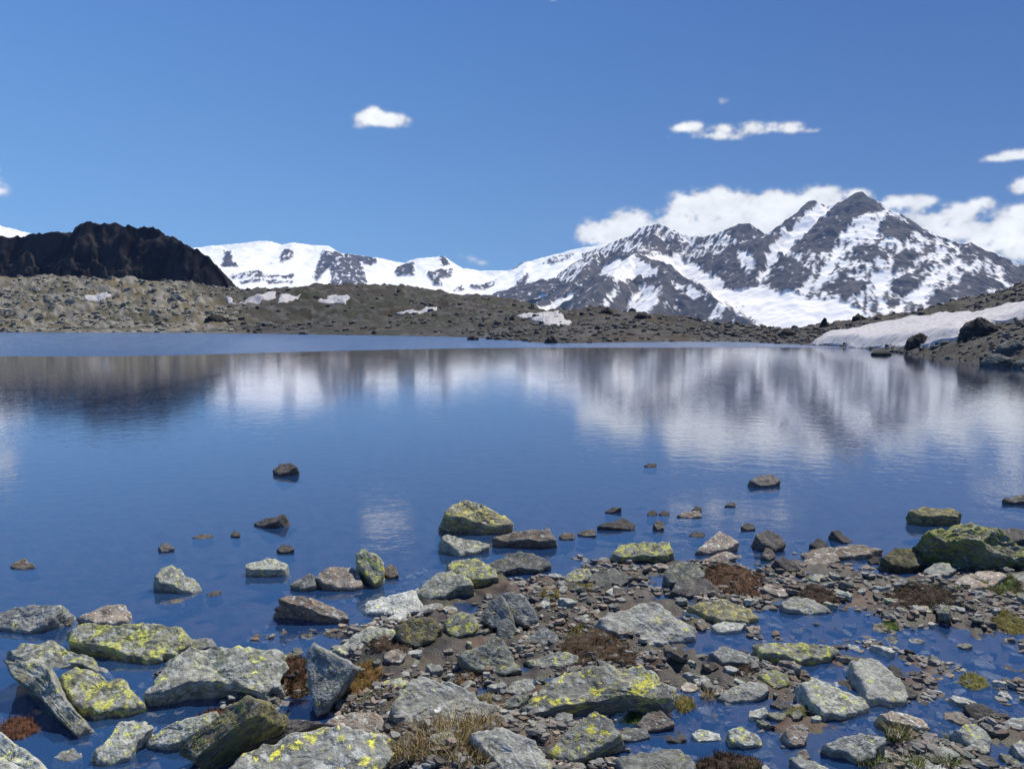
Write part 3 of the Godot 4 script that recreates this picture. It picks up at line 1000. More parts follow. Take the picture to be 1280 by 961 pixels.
func make_snow_patches() -> void:
	var m := mat(Color(0.86, 0.86, 0.875), 0.8)
	m.normal_enabled = true
	m.normal_texture = normal_texture(36, 0.03, 5, 512, 4.0)
	m.uv1_triplanar = true
	m.uv1_world_triplanar = true
	m.uv1_scale = Vector3.ONE * 0.2
	var im := noise(37, 0.02, 5).get_seamless_image(512, 512, false, false, 0.2, true)
	var ramp := Gradient.new()
	ramp.colors = PackedColorArray([lin(0.40, 0.38, 0.37), lin(0.55, 0.545, 0.55), lin(0.66, 0.66, 0.68)])
	ramp.offsets = PackedFloat32Array([0.2, 0.5, 0.75])
	im.convert(Image.FORMAT_L8)
	var src := im.get_data()
	var out := PackedByteArray()
	out.resize(src.size() * 3)
	for i in src.size():
		var c := ramp.sample(src[i] / 255.0)
		out[i * 3] = int(c.r * 255)
		out[i * 3 + 1] = int(c.g * 255)
		out[i * 3 + 2] = int(c.b * 255)
	m.albedo_texture = ImageTexture.create_from_image(Image.create_from_data(512, 512, false, Image.FORMAT_RGB8, out))
	var list := [
		["long narrow snow patch rising beside the pale knoll's end", [297, 381, 305, 376, 330, 369, 347, 366, 344, 373, 325, 378, 305, 382]],
		["short snow patch with a thin tail, second on the dark hill", [347, 379.5, 349, 371, 360, 368, 376, 367.5, 373, 373, 358, 380]],
		["oval snow patch, third along the crest of the dark hill", [396, 377, 410, 371, 425, 369, 438, 373, 431, 380.5, 410, 380.5]],
		["tiny snow patch where the pale knoll meets the dark hill", [281, 372, 290, 374, 295, 381, 285, 381.5]],
		["thin slanting snow streak halfway down the dark middle hill", [496, 394, 510, 389, 535, 385, 546, 384.5, 541, 389.5, 515, 394]],
		["wide flat snow patch in the hollow above the middle shore", [645, 396, 660, 393, 700, 390, 705, 400, 715, 401, 713, 406.5, 690, 407.5, 675, 402.5, 655, 398.5]],
		["small snow streak among the pale rocks of the knoll", [104, 373.5, 115, 370, 139, 369.5, 131, 375, 110, 376.5]],
	]
	var hf := func(x: float, d: float) -> float: return shore_h(x, d)
	var k := 0
	for s in list:
		var poly := PackedVector2Array()
		for q in range(0, s[1].size(), 2):
			var p := hit_shore(s[1][q], s[1][q + 1])
			poly.append(Vector2(p.x, -p.z))
		k += 1
		var o := put(drape(poly, hf, 0.30, 0.10, 3.0, 64, 10, k * 17, 0.06), "snow_patch", m)
		tag(o, s[0], "snow", "snow patches on the far hills")
	# the snowfield sloping down to the water on the right, in two lobes round a boulder
	var big := PackedVector2Array()
	var bigpx := [1010, 431.5, 1040, 423, 1070, 415.5, 1100, 408, 1150, 400.5, 1190, 394.5, 1197, 397, 1240, 390, 1282, 382, 1340, 370, 1345, 392, 1282, 401.5, 1252, 404, 1225, 411, 1216, 421, 1200, 425, 1181, 428.5, 1158, 436.5, 1142, 432, 1116, 435, 1092, 436.5, 1050, 434]
	for q in range(0, bigpx.size(), 2):
		var p := hit_shore(bigpx[q], bigpx[q + 1])
		big.append(Vector2(p.x, -p.z))
	# a fine grid cut to the outline, so that the sheet follows the slope
	var lo := big[0]
	var hi := big[0]
	for p in big:
		lo = lo.min(p)
		hi = hi.max(p)
	var NC := 150
	var NR := 110
	var v := PackedVector3Array()
	var ins := PackedByteArray()
	for r in NR:
		for c in NC:
			var p := Vector2(lerpf(lo.x, hi.x, float(c) / (NC - 1)), lerpf(lo.y, hi.y, float(r) / (NR - 1)))
			var best := 1e9
			for i in big.size():
				var e := big[(i + 1) % big.size()] - big[i]
				var t := clampf((p - big[i]).dot(e) / maxf(e.length_squared(), 1e-9), 0, 1)
				best = minf(best, (big[i] + e * t).distance_to(p))
			if not Geometry2D.is_point_in_polygon(p, big):
				best = -best
			best += 0.25 * rn.get_noise_2d(p.x * 0.6, p.y * 0.6)
			ins.append(1 if best > -0.5 else 0)
			var g := shore_h(p.x, p.y)
			v.append(Vector3(p.x, g + (0.55 * smooth(0.0, 1.2, best) + 0.18 * rn.get_noise_2d(p.x * 0.14, p.y * 0.14) + 0.10 if best > 0.0 else -0.6 + best), -p.y))
	var idx := PackedInt32Array()
	for r in NR - 1:
		for c in NC - 1:
			var a := r * NC + c
			if ins[a] and ins[a + 1] and ins[a + NC] and ins[a + NC + 1]:
				idx.append_array([a, a + NC, a + 1, a + 1, a + NC, a + NC + 1])
	var o := put(build_arrays(v, normals_of(v, idx), idx), "snow_field", m)
	tag(o, "large grey-white snowfield sloping down to the lake below the dark bank", "snow")

func blades(count: int, spread: Vector2, length: float, width: float, lean: float, sd: int, colors: Array) -> ArrayMesh:
	var r := RandomNumberGenerator.new()
	r.seed = sd
	var v := PackedVector3Array()
	var n := PackedVector3Array()
	var col := PackedColorArray()
	var idx := PackedInt32Array()
	for i in count:
		var a := r.randf() * TAU
		var q := sqrt(r.randf())
		var base := Vector3(cos(a) * q * spread.x, -0.006, sin(a) * q * spread.y)
		var h := length * r.randf_range(0.5, 1.1)
		var dir := Vector3(r.randf_range(-1, 1), 0, r.randf_range(-1, 1)) * lean + Vector3(cos(a), 0, sin(a)) * q * lean
		var side := Vector3(r.randf_range(-1, 1), 0, r.randf_range(-1, 1)).normalized() * width
		var c: Color = colors[r.randi() % colors.size()]
		c = c * r.randf_range(0.7, 1.25)
		var k := v.size()
		for s in 4:
			var t := s / 3.0
			var p := base + Vector3(0, h * (t - 0.25 * lean * t * t), 0) + dir * h * t * t
			var w := side * (1.0 - t * 0.95)
			v.append(p - w)
			v.append(p + w)
			var nn := (dir * 0.5 + Vector3.UP + side.normalized().cross(Vector3.UP) * 0.8).normalized()
			n.append(nn)
			n.append(nn)
			col.append(c)
			col.append(c)
		for s in 3:
			var b := k + s * 2
			idx.append_array([b, b + 2, b + 1, b + 1, b + 2, b + 3])
	return build_arrays(v, n, idx, col)

func make_plants() -> void:
	var leaf := mat(Color.WHITE, 0.7)
	leaf.vertex_color_use_as_albedo = true
	leaf.backlight_enabled = true
	leaf.backlight = Color(0.35, 0.35, 0.2)
	# cushions of moss: a lumpy mat with short shoots on it
	var hf := func(x: float, d: float) -> float: return near_h(x, d)
	var rust := [Color(0.095, 0.046, 0.022), Color(0.060, 0.030, 0.016), Color(0.13, 0.080, 0.03), Color(0.080, 0.068, 0.026)]
	var olive := [Color(0.15, 0.14, 0.03), Color(0.11, 0.105, 0.028), Color(0.19, 0.15, 0.04)]
	var green := [Color(0.09, 0.16, 0.025), Color(0.06, 0.11, 0.02), Color(0.13, 0.18, 0.035)]
	var dark := [Color(0.058, 0.032, 0.022), Color(0.042, 0.028, 0.018), Color(0.080, 0.054, 0.03), Color(0.042, 0.042, 0.02)]
	var mosses := [
		["rust-brown moss cushion in front of the grey rocks by the pool", rust, [875, 722, 890, 710, 920, 706, 950, 712, 955, 728, 948, 745, 920, 742, 890, 738]],
		["dark red-brown moss mat beyond the shingle", dark, [1105, 748, 1125, 733, 1160, 736, 1195, 745, 1200, 757, 1170, 762, 1125, 760]],
		["green and red moss cushion on the flat slab by the mossy boulder", [Color(0.10, 0.15, 0.03), Color(0.12, 0.05, 0.025), Color(0.07, 0.1, 0.02)], [1217, 728, 1232, 714, 1255, 718, 1275, 728, 1280, 738, 1250, 740, 1228, 737]],
		["brown moss bed behind the big yellow-spotted slab", [Color(0.075, 0.042, 0.022), Color(0.060, 0.066, 0.022), Color(0.10, 0.060, 0.026)], [698, 820, 710, 798, 745, 793, 790, 812, 795, 826, 755, 831, 715, 828]],
		["yellow moss strip beside the small pale slab", olive, [702, 797, 712, 787, 735, 787, 742, 793, 722, 797]],
		["rust moss cushion between the long slab and the upright stone", rust, [352, 862, 355, 836, 368, 826, 380, 832, 384, 858, 375, 866]],
		["rust and yellow moss tuft behind the upright stone", [Color(0.22, 0.11, 0.03), Color(0.16, 0.065, 0.022), Color(0.2, 0.15, 0.04)], [430, 860, 440, 838, 460, 834, 478, 845, 470, 858, 448, 868]],
		["dark rust moss under the yellow-crusted dark rock", dark, [462, 812, 480, 798, 505, 800, 512, 815, 495, 825, 470, 824]],
		["ochre moss knob in front of the blue-grey lichen rock", [Color(0.24, 0.15, 0.04), Color(0.18, 0.11, 0.03)], [572, 848, 580, 838, 592, 840, 594, 850, 582, 854]],
		["small olive moss knob beside the pale boulder's edge", [Color(0.16, 0.13, 0.03), Color(0.12, 0.09, 0.03)], [598, 872, 606, 864, 614, 868, 613, 877, 603, 879]],
		["bright green moss tongue under the yellow-spotted slab", green, [772, 888, 782, 876, 800, 876, 808, 888, 800, 898, 780, 896]],
		["tan moss tuft at the tip of the yellow-spotted slab", olive, [842, 872, 852, 862, 866, 866, 868, 878, 852, 884]],
		["brown moss bed beside the low grey hump", dark, [905, 830, 925, 822, 950, 830, 945, 842, 918, 843]],
		["yellow-green moss mound among the shingle pools", [Color(0.17, 0.17, 0.04), Color(0.2, 0.16, 0.05), Color(0.1, 0.1, 0.03)], [1198, 846, 1208, 834, 1228, 838, 1238, 850, 1218, 855]],
		["bright green moss spot in the shingle above the two pools", green, [1096, 780, 1104, 772, 1120, 773, 1124, 781, 1108, 784]],
		["olive moss fringe beside the blue-grey slab", olive, [980, 884, 990, 876, 1010, 882, 1006, 892, 988, 892]],
		["brown moss bed below the tan rocks", dark, [870, 945, 900, 932, 950, 940, 960, 958, 910, 965, 872, 960]],
		["green and olive moss below the tan rocks' pool", [Color(0.11, 0.12, 0.03), Color(0.15, 0.12, 0.03), Color(0.08, 0.1, 0.02)], [912, 955, 925, 944, 948, 948, 955, 960, 935, 966]],
		["red moss mat under the leaning block", [Color(0.12, 0.045, 0.02), Color(0.08, 0.03, 0.015), Color(0.08, 0.06, 0.02)], [0, 900, 15, 888, 40, 890, 48, 905, 25, 915, 2, 915]],
		["dark red moss strip in front of the long slab", [Color(0.10, 0.035, 0.016), Color(0.07, 0.028, 0.014)], [240, 890, 262, 879, 290, 878, 302, 884, 278, 892, 252, 898]],
		["reddish moss mat on the shingle near the far pools", dark, [1000, 742, 1015, 733, 1040, 738, 1048, 748, 1020, 752]],
		["olive moss patch among thin shingle plates", olive, [1240, 775, 1255, 765, 1285, 770, 1290, 785, 1260, 786]],
		["ochre moss mound beside the yellow-crusted stone", [Color(0.17, 0.14, 0.04), Color(0.12, 0.09, 0.03)], [675, 752, 685, 744, 700, 747, 700, 756, 684, 758]],
		["olive moss fringe below the yellow-crusted stone", olive, [712, 738, 722, 730, 740, 733, 738, 742, 720, 744]],
	]
	var bed := mat(lin(0.05, 0.035, 0.02), 0.95)
	var k := 0
	for s in mosses:
		var poly := PackedVector2Array()
		var mid := Vector2.ZERO
		for q in range(0, s[2].size(), 2):
			var p := gnd(s[2][q], s[2][q + 1], 0.03)
			poly.append(Vector2(p.x, -p.z))
			mid += Vector2(p.x, -p.z) / (s[2].size() / 2)
		k += 1
		var reach := 0.0
		for p in poly:
			reach = maxf(reach, p.distance_to(mid))
		var bulge := clampf(reach * 0.08, 0.007, 0.016)
		var root := Node3D.new()
		root.name = numbered("moss_cushion")
		add_child(root)
		var g0 := maxf(near_h(mid.x, mid.y), 0.0)
		root.position = Vector3(mid.x, g0, -mid.y)
		tag(root, s[0], "moss", "moss cushions on the near shore")
		var own := PackedVector2Array()
		for p in poly:
			own.append(p - mid)
		var hh := func(x: float, d: float) -> float: return maxf(near_h(x + mid.x, d + mid.y), -0.004) - g0
		var c0: Color = s[1][0]
		var bm := bed.duplicate()
		bm.albedo_color = (c0 * 0.75).linear_to_srgb()
		put(drape(own, hh, bulge, bulge * 0.7, 0.05, 72, 16, k * 31, 0.22), "mat", bm, root)
		# shoots, spread over the outline
		var r := RandomNumberGenerator.new()
		r.seed = k
		var st := SurfaceTool.new()
		st.begin(Mesh.PRIMITIVE_TRIANGLES)
		var tuft := blades(7, Vector2(0.008, 0.008), 0.021, 0.0014, 0.6, k, s[1])
		var want := clampi(int(reach * reach * 22000.0), 90, 1500)
		var sp := 0
		for tries in want * 4:
			var p := Vector2(r.randf_range(-reach, reach), r.randf_range(-reach, reach))
			if not Geometry2D.is_point_in_polygon(p, own):
				continue
			var t := p.length() / reach
			var y: float = hh.call(p.x, p.y) + bulge * sqrt(maxf(0.0, 1.0 - pow(t, 3.0))) * 0.8
			st.append_from(tuft, 0, Transform3D(Basis(Vector3.UP, r.randf() * TAU).scaled(Vector3.ONE * r.randf_range(0.7, 1.5)), Vector3(p.x, y, -p.y)))
			sp += 1
			if sp >= want:
				break
		put(st.commit(), "shoots", leaf, root)
	# tufts of grass
	var straw := [Color(0.30, 0.22, 0.09), Color(0.22, 0.15, 0.06), Color(0.36, 0.28, 0.13), Color(0.14, 0.12, 0.04)]
	var fresh := [Color(0.10, 0.16, 0.03), Color(0.14, 0.17, 0.04), Color(0.20, 0.17, 0.06), Color(0.07, 0.11, 0.02)]
	var tufts := [
		["matted straw-coloured grass in front of the pale speckled boulder", straw, 560, 938, 0.13, 0.10, 520, 0.10],
		["dry grass tuft against the pale boulder's right foot", straw, 600, 925, 0.08, 0.06, 200, 0.09],
		["dry grass tuft beside the bottom yellow slab", straw, 515, 952, 0.08, 0.06, 220, 0.09],
		["dry grass at the bottom edge below the pale boulder", straw, 570, 962, 0.14, 0.06, 300, 0.09],
		["green and straw grass tuft beside the blue-grey slab", [Color(0.12, 0.15, 0.03), Color(0.24, 0.18, 0.07), Color(0.08, 0.11, 0.02)], 1122, 922, 0.045, 0.035, 200, 0.11],
		["low green grass along the bottom edge below the blue-grey slab", fresh, 1095, 950, 0.07, 0.04, 220, 0.06],
		["second low green grass tuft at the bottom edge, farther right", fresh, 1140, 958, 0.05, 0.03, 150, 0.06],
		["thin grass tuft beside the pale green slab", fresh, 1190, 920, 0.03, 0.02, 70, 0.06],
		["grass sprig between the pink stone and the low grey hump", straw, 885, 868, 0.03, 0.03, 60, 0.08],
		["grass sprig growing on the far mossy slab", fresh, 1238, 720, 0.05, 0.03, 120, 0.06],
		["small green tuft in the far shingle", fresh, 1196, 740, 0.03, 0.02, 50, 0.06],
		["green tuft at the bottom edge beside the pale green slab", fresh, 1185, 955, 0.05, 0.03, 120, 0.05],
	]
	k = 0
	for s in tufts:
		k += 1
		var p := gnd(s[2], s[3], 0.02)
		var o := put(blades(s[6], Vector2(s[4], s[5]), s[7], 0.0016, 0.75, 100 + k, s[1]), "grass_tuft", leaf)
		o.position = Vector3(p.x, maxf(near_h(p.x, -p.z), 0.0) + 0.004, p.z)
		tag(o, s[0], "grass", "grass tufts on the near shore")

func random_outline(r: RandomNumberGenerator, sides: int, aspect: float) -> PackedVector2Array:
	var out := PackedVector2Array()
	var a0 := r.randf() * TAU
	for i in sides:
		var a := a0 + (i + r.randf_range(-0.32, 0.32)) * TAU / sides
		var q := r.randf_range(0.78, 1.08) * 0.5
		out.append(Vector2(cos(a) * q, sin(a) * q * aspect))
	return out

var stone_meshes := []
func make_stones() -> void:
	# stones that can be told apart but are not large, then gravel
	var r := RandomNumberGenerator.new()
	r.seed = 77
	for i in 18:
		stone_meshes.append(rock_mesh(random_outline(r, r.randi_range(5, 8), r.randf_range(0.5, 0.95)), r.randf_range(0.16, 0.42), 26, 5, 300 + i, 0.14, 0.04, 0.5))
	var kinds := ["grey", "some", "brown", "dark", "pale", "grey", "brown", "some"]
	var words := {"grey": "grey", "some": "lichen-flecked", "brown": "brown", "dark": "dark", "pale": "pale"}
	var mats := {}
	for k in ["grey", "some", "brown", "dark", "pale"]:
		mats[k] = []
		for t in [0.8, 1.0, 1.15]:
			mats[k].append(rock_mat(k, t, Vector3(r.randf(), r.randf(), r.randf()), Vector3.ONE * 0.35))
	var spots := []
	var zone := PackedVector2Array([Vector2(350, 790), Vector2(500, 752), Vector2(560, 735), Vector2(700, 715), Vector2(830, 690), Vector2(1000, 690), Vector2(1120, 720), Vector2(1290, 715), Vector2(1290, 970), Vector2(60, 970), Vector2(120, 900), Vector2(300, 860), Vector2(380, 830)])
	var tries := 0
	while spots.size() < 285 and tries < 40000:
		tries += 1
		var px := r.randf_range(0.0, 1285.0)
		var py := 690.0 + 272.0 * pow(r.randf(), 1.15)
		if px < 620.0 and r.randf() < 0.35:
			continue
		if not Geometry2D.is_point_in_polygon(Vector2(px, py), zone):
			continue
		var near := (py - 640.0) / 260.0
		var size := lerpf(12.0, 30.0, pow(r.randf(), 2.0)) * (0.6 + 0.5 * near)
		var ok := true
		for s in spots:
			if absf(s[0] - px) < (s[2] + size) * 0.45 and absf(s[1] - py) < (s[2] + size) * 0.25:
				ok = false
				break
		if not ok:
			continue
		for h in hero_polys:
			var poly := PackedVector2Array()
			for q in range(0, h.size(), 2):
				poly.append(Vector2(h[q], h[q + 1]))
			if Geometry2D.is_point_in_polygon(Vector2(px, py - 3), poly) or Geometry2D.is_point_in_polygon(Vector2(px, py - 14), poly):
				ok = false
				break
		if ok:
			spots.append([px, py, size, kinds[r.randi() % kinds.size()]])
	# each is described by the large rock it lies nearest to
	var order := {}
	for i in spots.size():
		var s = spots[i]
		var best := 1e9
		var ref = null
		for l in landmarks:
			var d := Vector2((l[1] - s[0]), (l[2] - s[1]) * 2.2).length()
			if d < best:
				best = d
				ref = l
		var dx: float = s[0] - ref[1]
		var dy: float = (s[1] - ref[2]) * 2.2
		var where := ("right of" if dx > 0 else "left of") if absf(dx) > absf(dy) else ("in front of" if dy > 0 else "behind")
		var key: String = "%s stone %s %s" % [words[s[3]], where, ref[0]]
		if not order.has(key):
			order[key] = []
		order[key].append([best, i])
	var label := {}
	var nth := ["nearest", "second nearest", "third nearest", "fourth nearest", "fifth nearest", "sixth nearest", "seventh nearest", "eighth nearest", "ninth nearest", "tenth nearest"]
	for key in order:
		var a: Array = order[key]
		a.sort_custom(func(x, y): return x[0] < y[0])
		for j in a.size():
			label[a[j][1]] = "small %s%s" % [key, (", " + nth[mini(j, 9)] + " to it") if a.size() > 1 else ""]
	for i in spots.size():
		var s = spots[i]
		var p := gnd(s[0], s[1], 0.01)
		var g := maxf(near_h(p.x, -p.z), -0.03)
		var w: float = s[2] / F * p.distance_to(cam_at) * 1.15
		var o := put(stone_meshes[r.randi() % stone_meshes.size()], "stone", mats[s[3]][r.randi() % 3])
		var b := Basis(Vector3(r.randf_range(-1, 1), 0, r.randf_range(-1, 1)).normalized(), r.randf_range(0, 0.38)) * Basis(Vector3.UP, r.randf() * TAU)
		var thick := r.randf_range(0.7, 1.3)
		o.transform = Transform3D(b.scaled_local(Vector3(w, w * thick, w)), Vector3(p.x, g + w * thick * r.randf_range(0.12, 0.26), p.z))
		tag(o, label[i], "stone", "small stones between the rocks")
	# gravel and chips
	var chip := []
	for i in 6:
		chip.append(rock_mesh(random_outline(r, r.randi_range(4, 6), r.randf_range(0.4, 0.9)), r.randf_range(0.18, 0.4), 9, 2, 400 + i, 0.12, 0.05, 0.3))
	var gm := mat(Color.WHITE, 0.85)
	gm.vertex_color_use_as_albedo = true
	var tones := [Color(0.17, 0.165, 0.155), Color(0.11, 0.105, 0.10), Color(0.22, 0.18, 0.14), Color(0.13, 0.095, 0.07), Color(0.26, 0.26, 0.24), Color(0.07, 0.065, 0.06), Color(0.15, 0.15, 0.14)]
	var nd := noise(97, 1.3, 3)
	for c in chip.size():
		var place := []
		while place.size() < 4000:
			var d := 2.3 * pow(7.2 / 2.3, pow(r.randf(), 1.0))
			var x := r.randf_range(-0.85, 1.25) * d
			var g := near_h(x, d)
			if g < -0.10 or (g < -0.012 and r.randf() < 0.75):
				continue
			if nd.get_noise_2d(x, d) + r.randf_range(-0.25, 0.25) < -0.08:
				continue
			var s := lerpf(0.009, 0.062, pow(r.randf(), 2.6)) * (0.75 + 0.10 * d)
			var b := Basis(Vector3(r.randf_range(-1, 1), 0, r.randf_range(-1, 1)).normalized(), r.randf_range(0, 0.5)) * Basis(Vector3.UP, r.randf() * TAU)
			place.append([Transform3D(b.scaled_local(Vector3(s, s, s)), Vector3(x, g + s * r.randf_range(0.08, 0.28), -d)), tones[r.randi() % tones.size()] * r.randf_range(0.7, 1.2)])
		var mm := MultiMesh.new()
		mm.transform_format = MultiMesh.TRANSFORM_3D
		mm.use_colors = true
		mm.mesh = chip[c]
		mm.instance_count = place.size()
		for i in place.size():
			mm.set_instance_transform(i, place[i][0])
			mm.set_instance_color(i, place[i][1])
		var o := MultiMeshInstance3D.new()
		o.multimesh = mm
		o.material_override = gm
		o.name = numbered("gravel")
		add_child(o)
		o.set_meta("kind", "stuff")
		o.set_meta("label", "loose gravel and stone chips between the shore rocks")
		o.set_meta("category", "gravel")

func make_far_boulders() -> void:
	var r := RandomNumberGenerator.new()
	r.seed = 9
	var m_dark := rock_mat("dark", 0.8, Vector3(0.2, 0.1, 0.6), Vector3.ONE * 0.5)
	var m_grey := rock_mat("grey", 0.75, Vector3(0.5, 0.7, 0.3), Vector3.ONE * 0.5)
	var m_pale := rock_mat("pale", 0.9, Vector3(0.3, 0.4, 0.9), Vector3.ONE * 0.5)
	# px, foot py, width px, height px, material, label
	for b in [
		[1153, 432, 27, 15, m_dark, "smooth dark boulder sticking out of the snowfield's lower edge"],
		[1232, 420, 36, 22, m_dark, "big dark block where the snowfield meets the rubble bank"],
		[1222, 447, 26, 8, m_dark, "low dark boulder at the waterline of the rubble bank"],
		[1252, 458, 34, 15, m_grey, "grey boulder at the water's edge below the rubble bank"],
		[1272, 440, 30, 14, m_grey, "grey slab lying on the rubble bank above the waterline boulder"],
		[1104, 444, 20, 6, m_dark, "flat dark stone in the water off the snowfield's foot"],
		[1195, 446, 18, 8, m_dark, "small dark boulder on the rubble bank's waterline"],
		[1290, 460, 26, 13, m_grey, "last grey boulder along the waterline by the frame edge"],
		[690, 429, 16, 10, m_dark, "dark boulder on the shore below the wide flat snow patch"],
		[590, 425, 14, 6, m_dark, "dark rock where the middle shore turns toward us"],
		[720, 428, 14, 6, m_grey, "grey rock on the shore beside the dark boulder"],
		[855, 426, 22, 7, m_dark, "dark low rock on the green bank of the far shore"],
		[1032, 409, 9, 12, m_dark, "small pointed rock standing on the saddle's skyline"],
		[1075, 400, 14, 8, m_dark, "dark rock on the skyline above the snowfield"],
		[760, 392, 16, 9, m_dark, "dark outcrop on the skyline of the rubble hill"],
		[805, 398, 18, 9, m_dark, "second dark outcrop along the rubble hill's skyline"],
		[985, 420, 20, 9, m_dark, "dark rock in the dip of the saddle"],
		[40, 365, 16, 7, m_pale, "pale rock on the knoll's crest under the dark cliff"],
		[58, 378, 14, 8, m_pale, "cream-coloured rock on the knoll below the crest"],
		[88, 380, 12, 8, m_pale, "cream rock beside the small snow streak on the knoll"],
		[220, 374, 14, 8, m_pale, "pale rock on the grassy end of the knoll"],
		[265, 402, 26, 10, m_dark, "dark block on the shore below the knoll's end"],
		[330, 408, 24, 8, m_grey, "grey block on the far shore past the dark block"],
	]:
		var p := hit_shore(b[0], b[1], 26.0)
		if p.y < 0.2:
			p = gnd(b[0], b[1])
		var d := p.distance_to(cam_at)
		var w: float = b[2] / F * d
		var h: float = b[3] / F * d
		var outline := random_outline(r, 7, r.randf_range(0.7, 0.95))
		var mesh := rock_mesh(outline, 1.1, 40, 10, 700 + int(b[0]), 0.34, 0.22, 0.6, 0.42)
		var o := put(mesh, "boulder", b[4])
		var bs := Basis(Vector3.UP, r.randf_range(-0.3, 0.3)).scaled_local(Vector3(w * 1.05, h * 1.05, w * 0.9))
		o.transform = Transform3D(Basis(Vector3(0, 0, 1), r.randf_range(-0.14, 0.14)) * bs, p + Vector3(0, h * 0.80, -w * 0.25))
		tag(o, b[5], "boulder", "boulders across the lake")
	# countless smaller blocks on the far hills
	var pro := []
	for i in 4:
		pro.append(rock_mesh(random_outline(r, 6, r.randf_range(0.6, 0.95)), 0.7, 12, 3, 800 + i, 0.3, 0.1, 0.4))
	var gm := mat(Color.WHITE, 0.9)
	gm.vertex_color_use_as_albedo = true
	var nd := noise(98, 0.05, 3)
	for c in 4:
		var place := []
		while place.size() < 3600:
			var d := 27.0 * pow(330.0 / 27.0, r.randf())
			var px := r.randf_range(-40.0, 1330.0)
			if place.size() > 2600:
				px = r.randf_range(1010.0, 1330.0)
				d = 27.0 * pow(110.0 / 27.0, r.randf())
			elif place.size() > 1700 and place.size() <= 2200:
				px = r.randf_range(-40.0, 310.0)
				d = r.randf_range(183.0, 262.0)
			elif place.size() > 2200:
				px = r.randf_range(560.0, 1010.0)
				d = 60.0 * pow(160.0 / 60.0, r.randf())
			var x := (px - CX) / F * d
			var g := shore_h(x, d)
			if g < -0.05:
				continue
			var n := nd.get_noise_2d(x, d)
			if place.size() <= 1700 and n + r.randf_range(-0.4, 0.4) < (-0.12 if px > 1000.0 or px < 300.0 else 0.12):
				continue
			var s := (0.18 + 1.25 * pow(r.randf(), 4.0)) * clampf(d / 120.0, 0.30, 1.5)
			var b := Basis(Vector3(r.randf_range(-1, 1), 0, r.randf_range(-1, 1)).normalized(), r.randf_range(0, 0.4)) * Basis(Vector3.UP, r.randf() * TAU)
			var k := Color(0.060, 0.059, 0.056) * r.randf_range(0.4, 1.6)
			if px < 300.0:
				k = Color(0.20, 0.19, 0.16) * r.randf_range(0.4, 1.4)
			elif px > 1000.0:
				k = Color(0.070, 0.066, 0.064) * r.randf_range(0.5, 1.5)
			place.append([Transform3D(b.scaled_local(Vector3(s, s, s)), Vector3(x, g + s * 0.2, -d)), k])
		var mm := MultiMesh.new()
		mm.transform_format = MultiMesh.TRANSFORM_3D
		mm.use_colors = true
		mm.mesh = pro[c]
		mm.instance_count = place.size()
		for i in place.size():
			mm.set_instance_transform(i, place[i][0])
			mm.set_instance_color(i, place[i][1])
		var o := MultiMeshInstance3D.new()
		o.multimesh = mm
		o.material_override = gm
		o.name = numbered("hill_rubble")
		add_child(o)
		o.set_meta("kind", "stuff")
		o.set_meta("label", "small blocks and rubble strewn over the far hills")
		o.set_meta("category", "rubble")

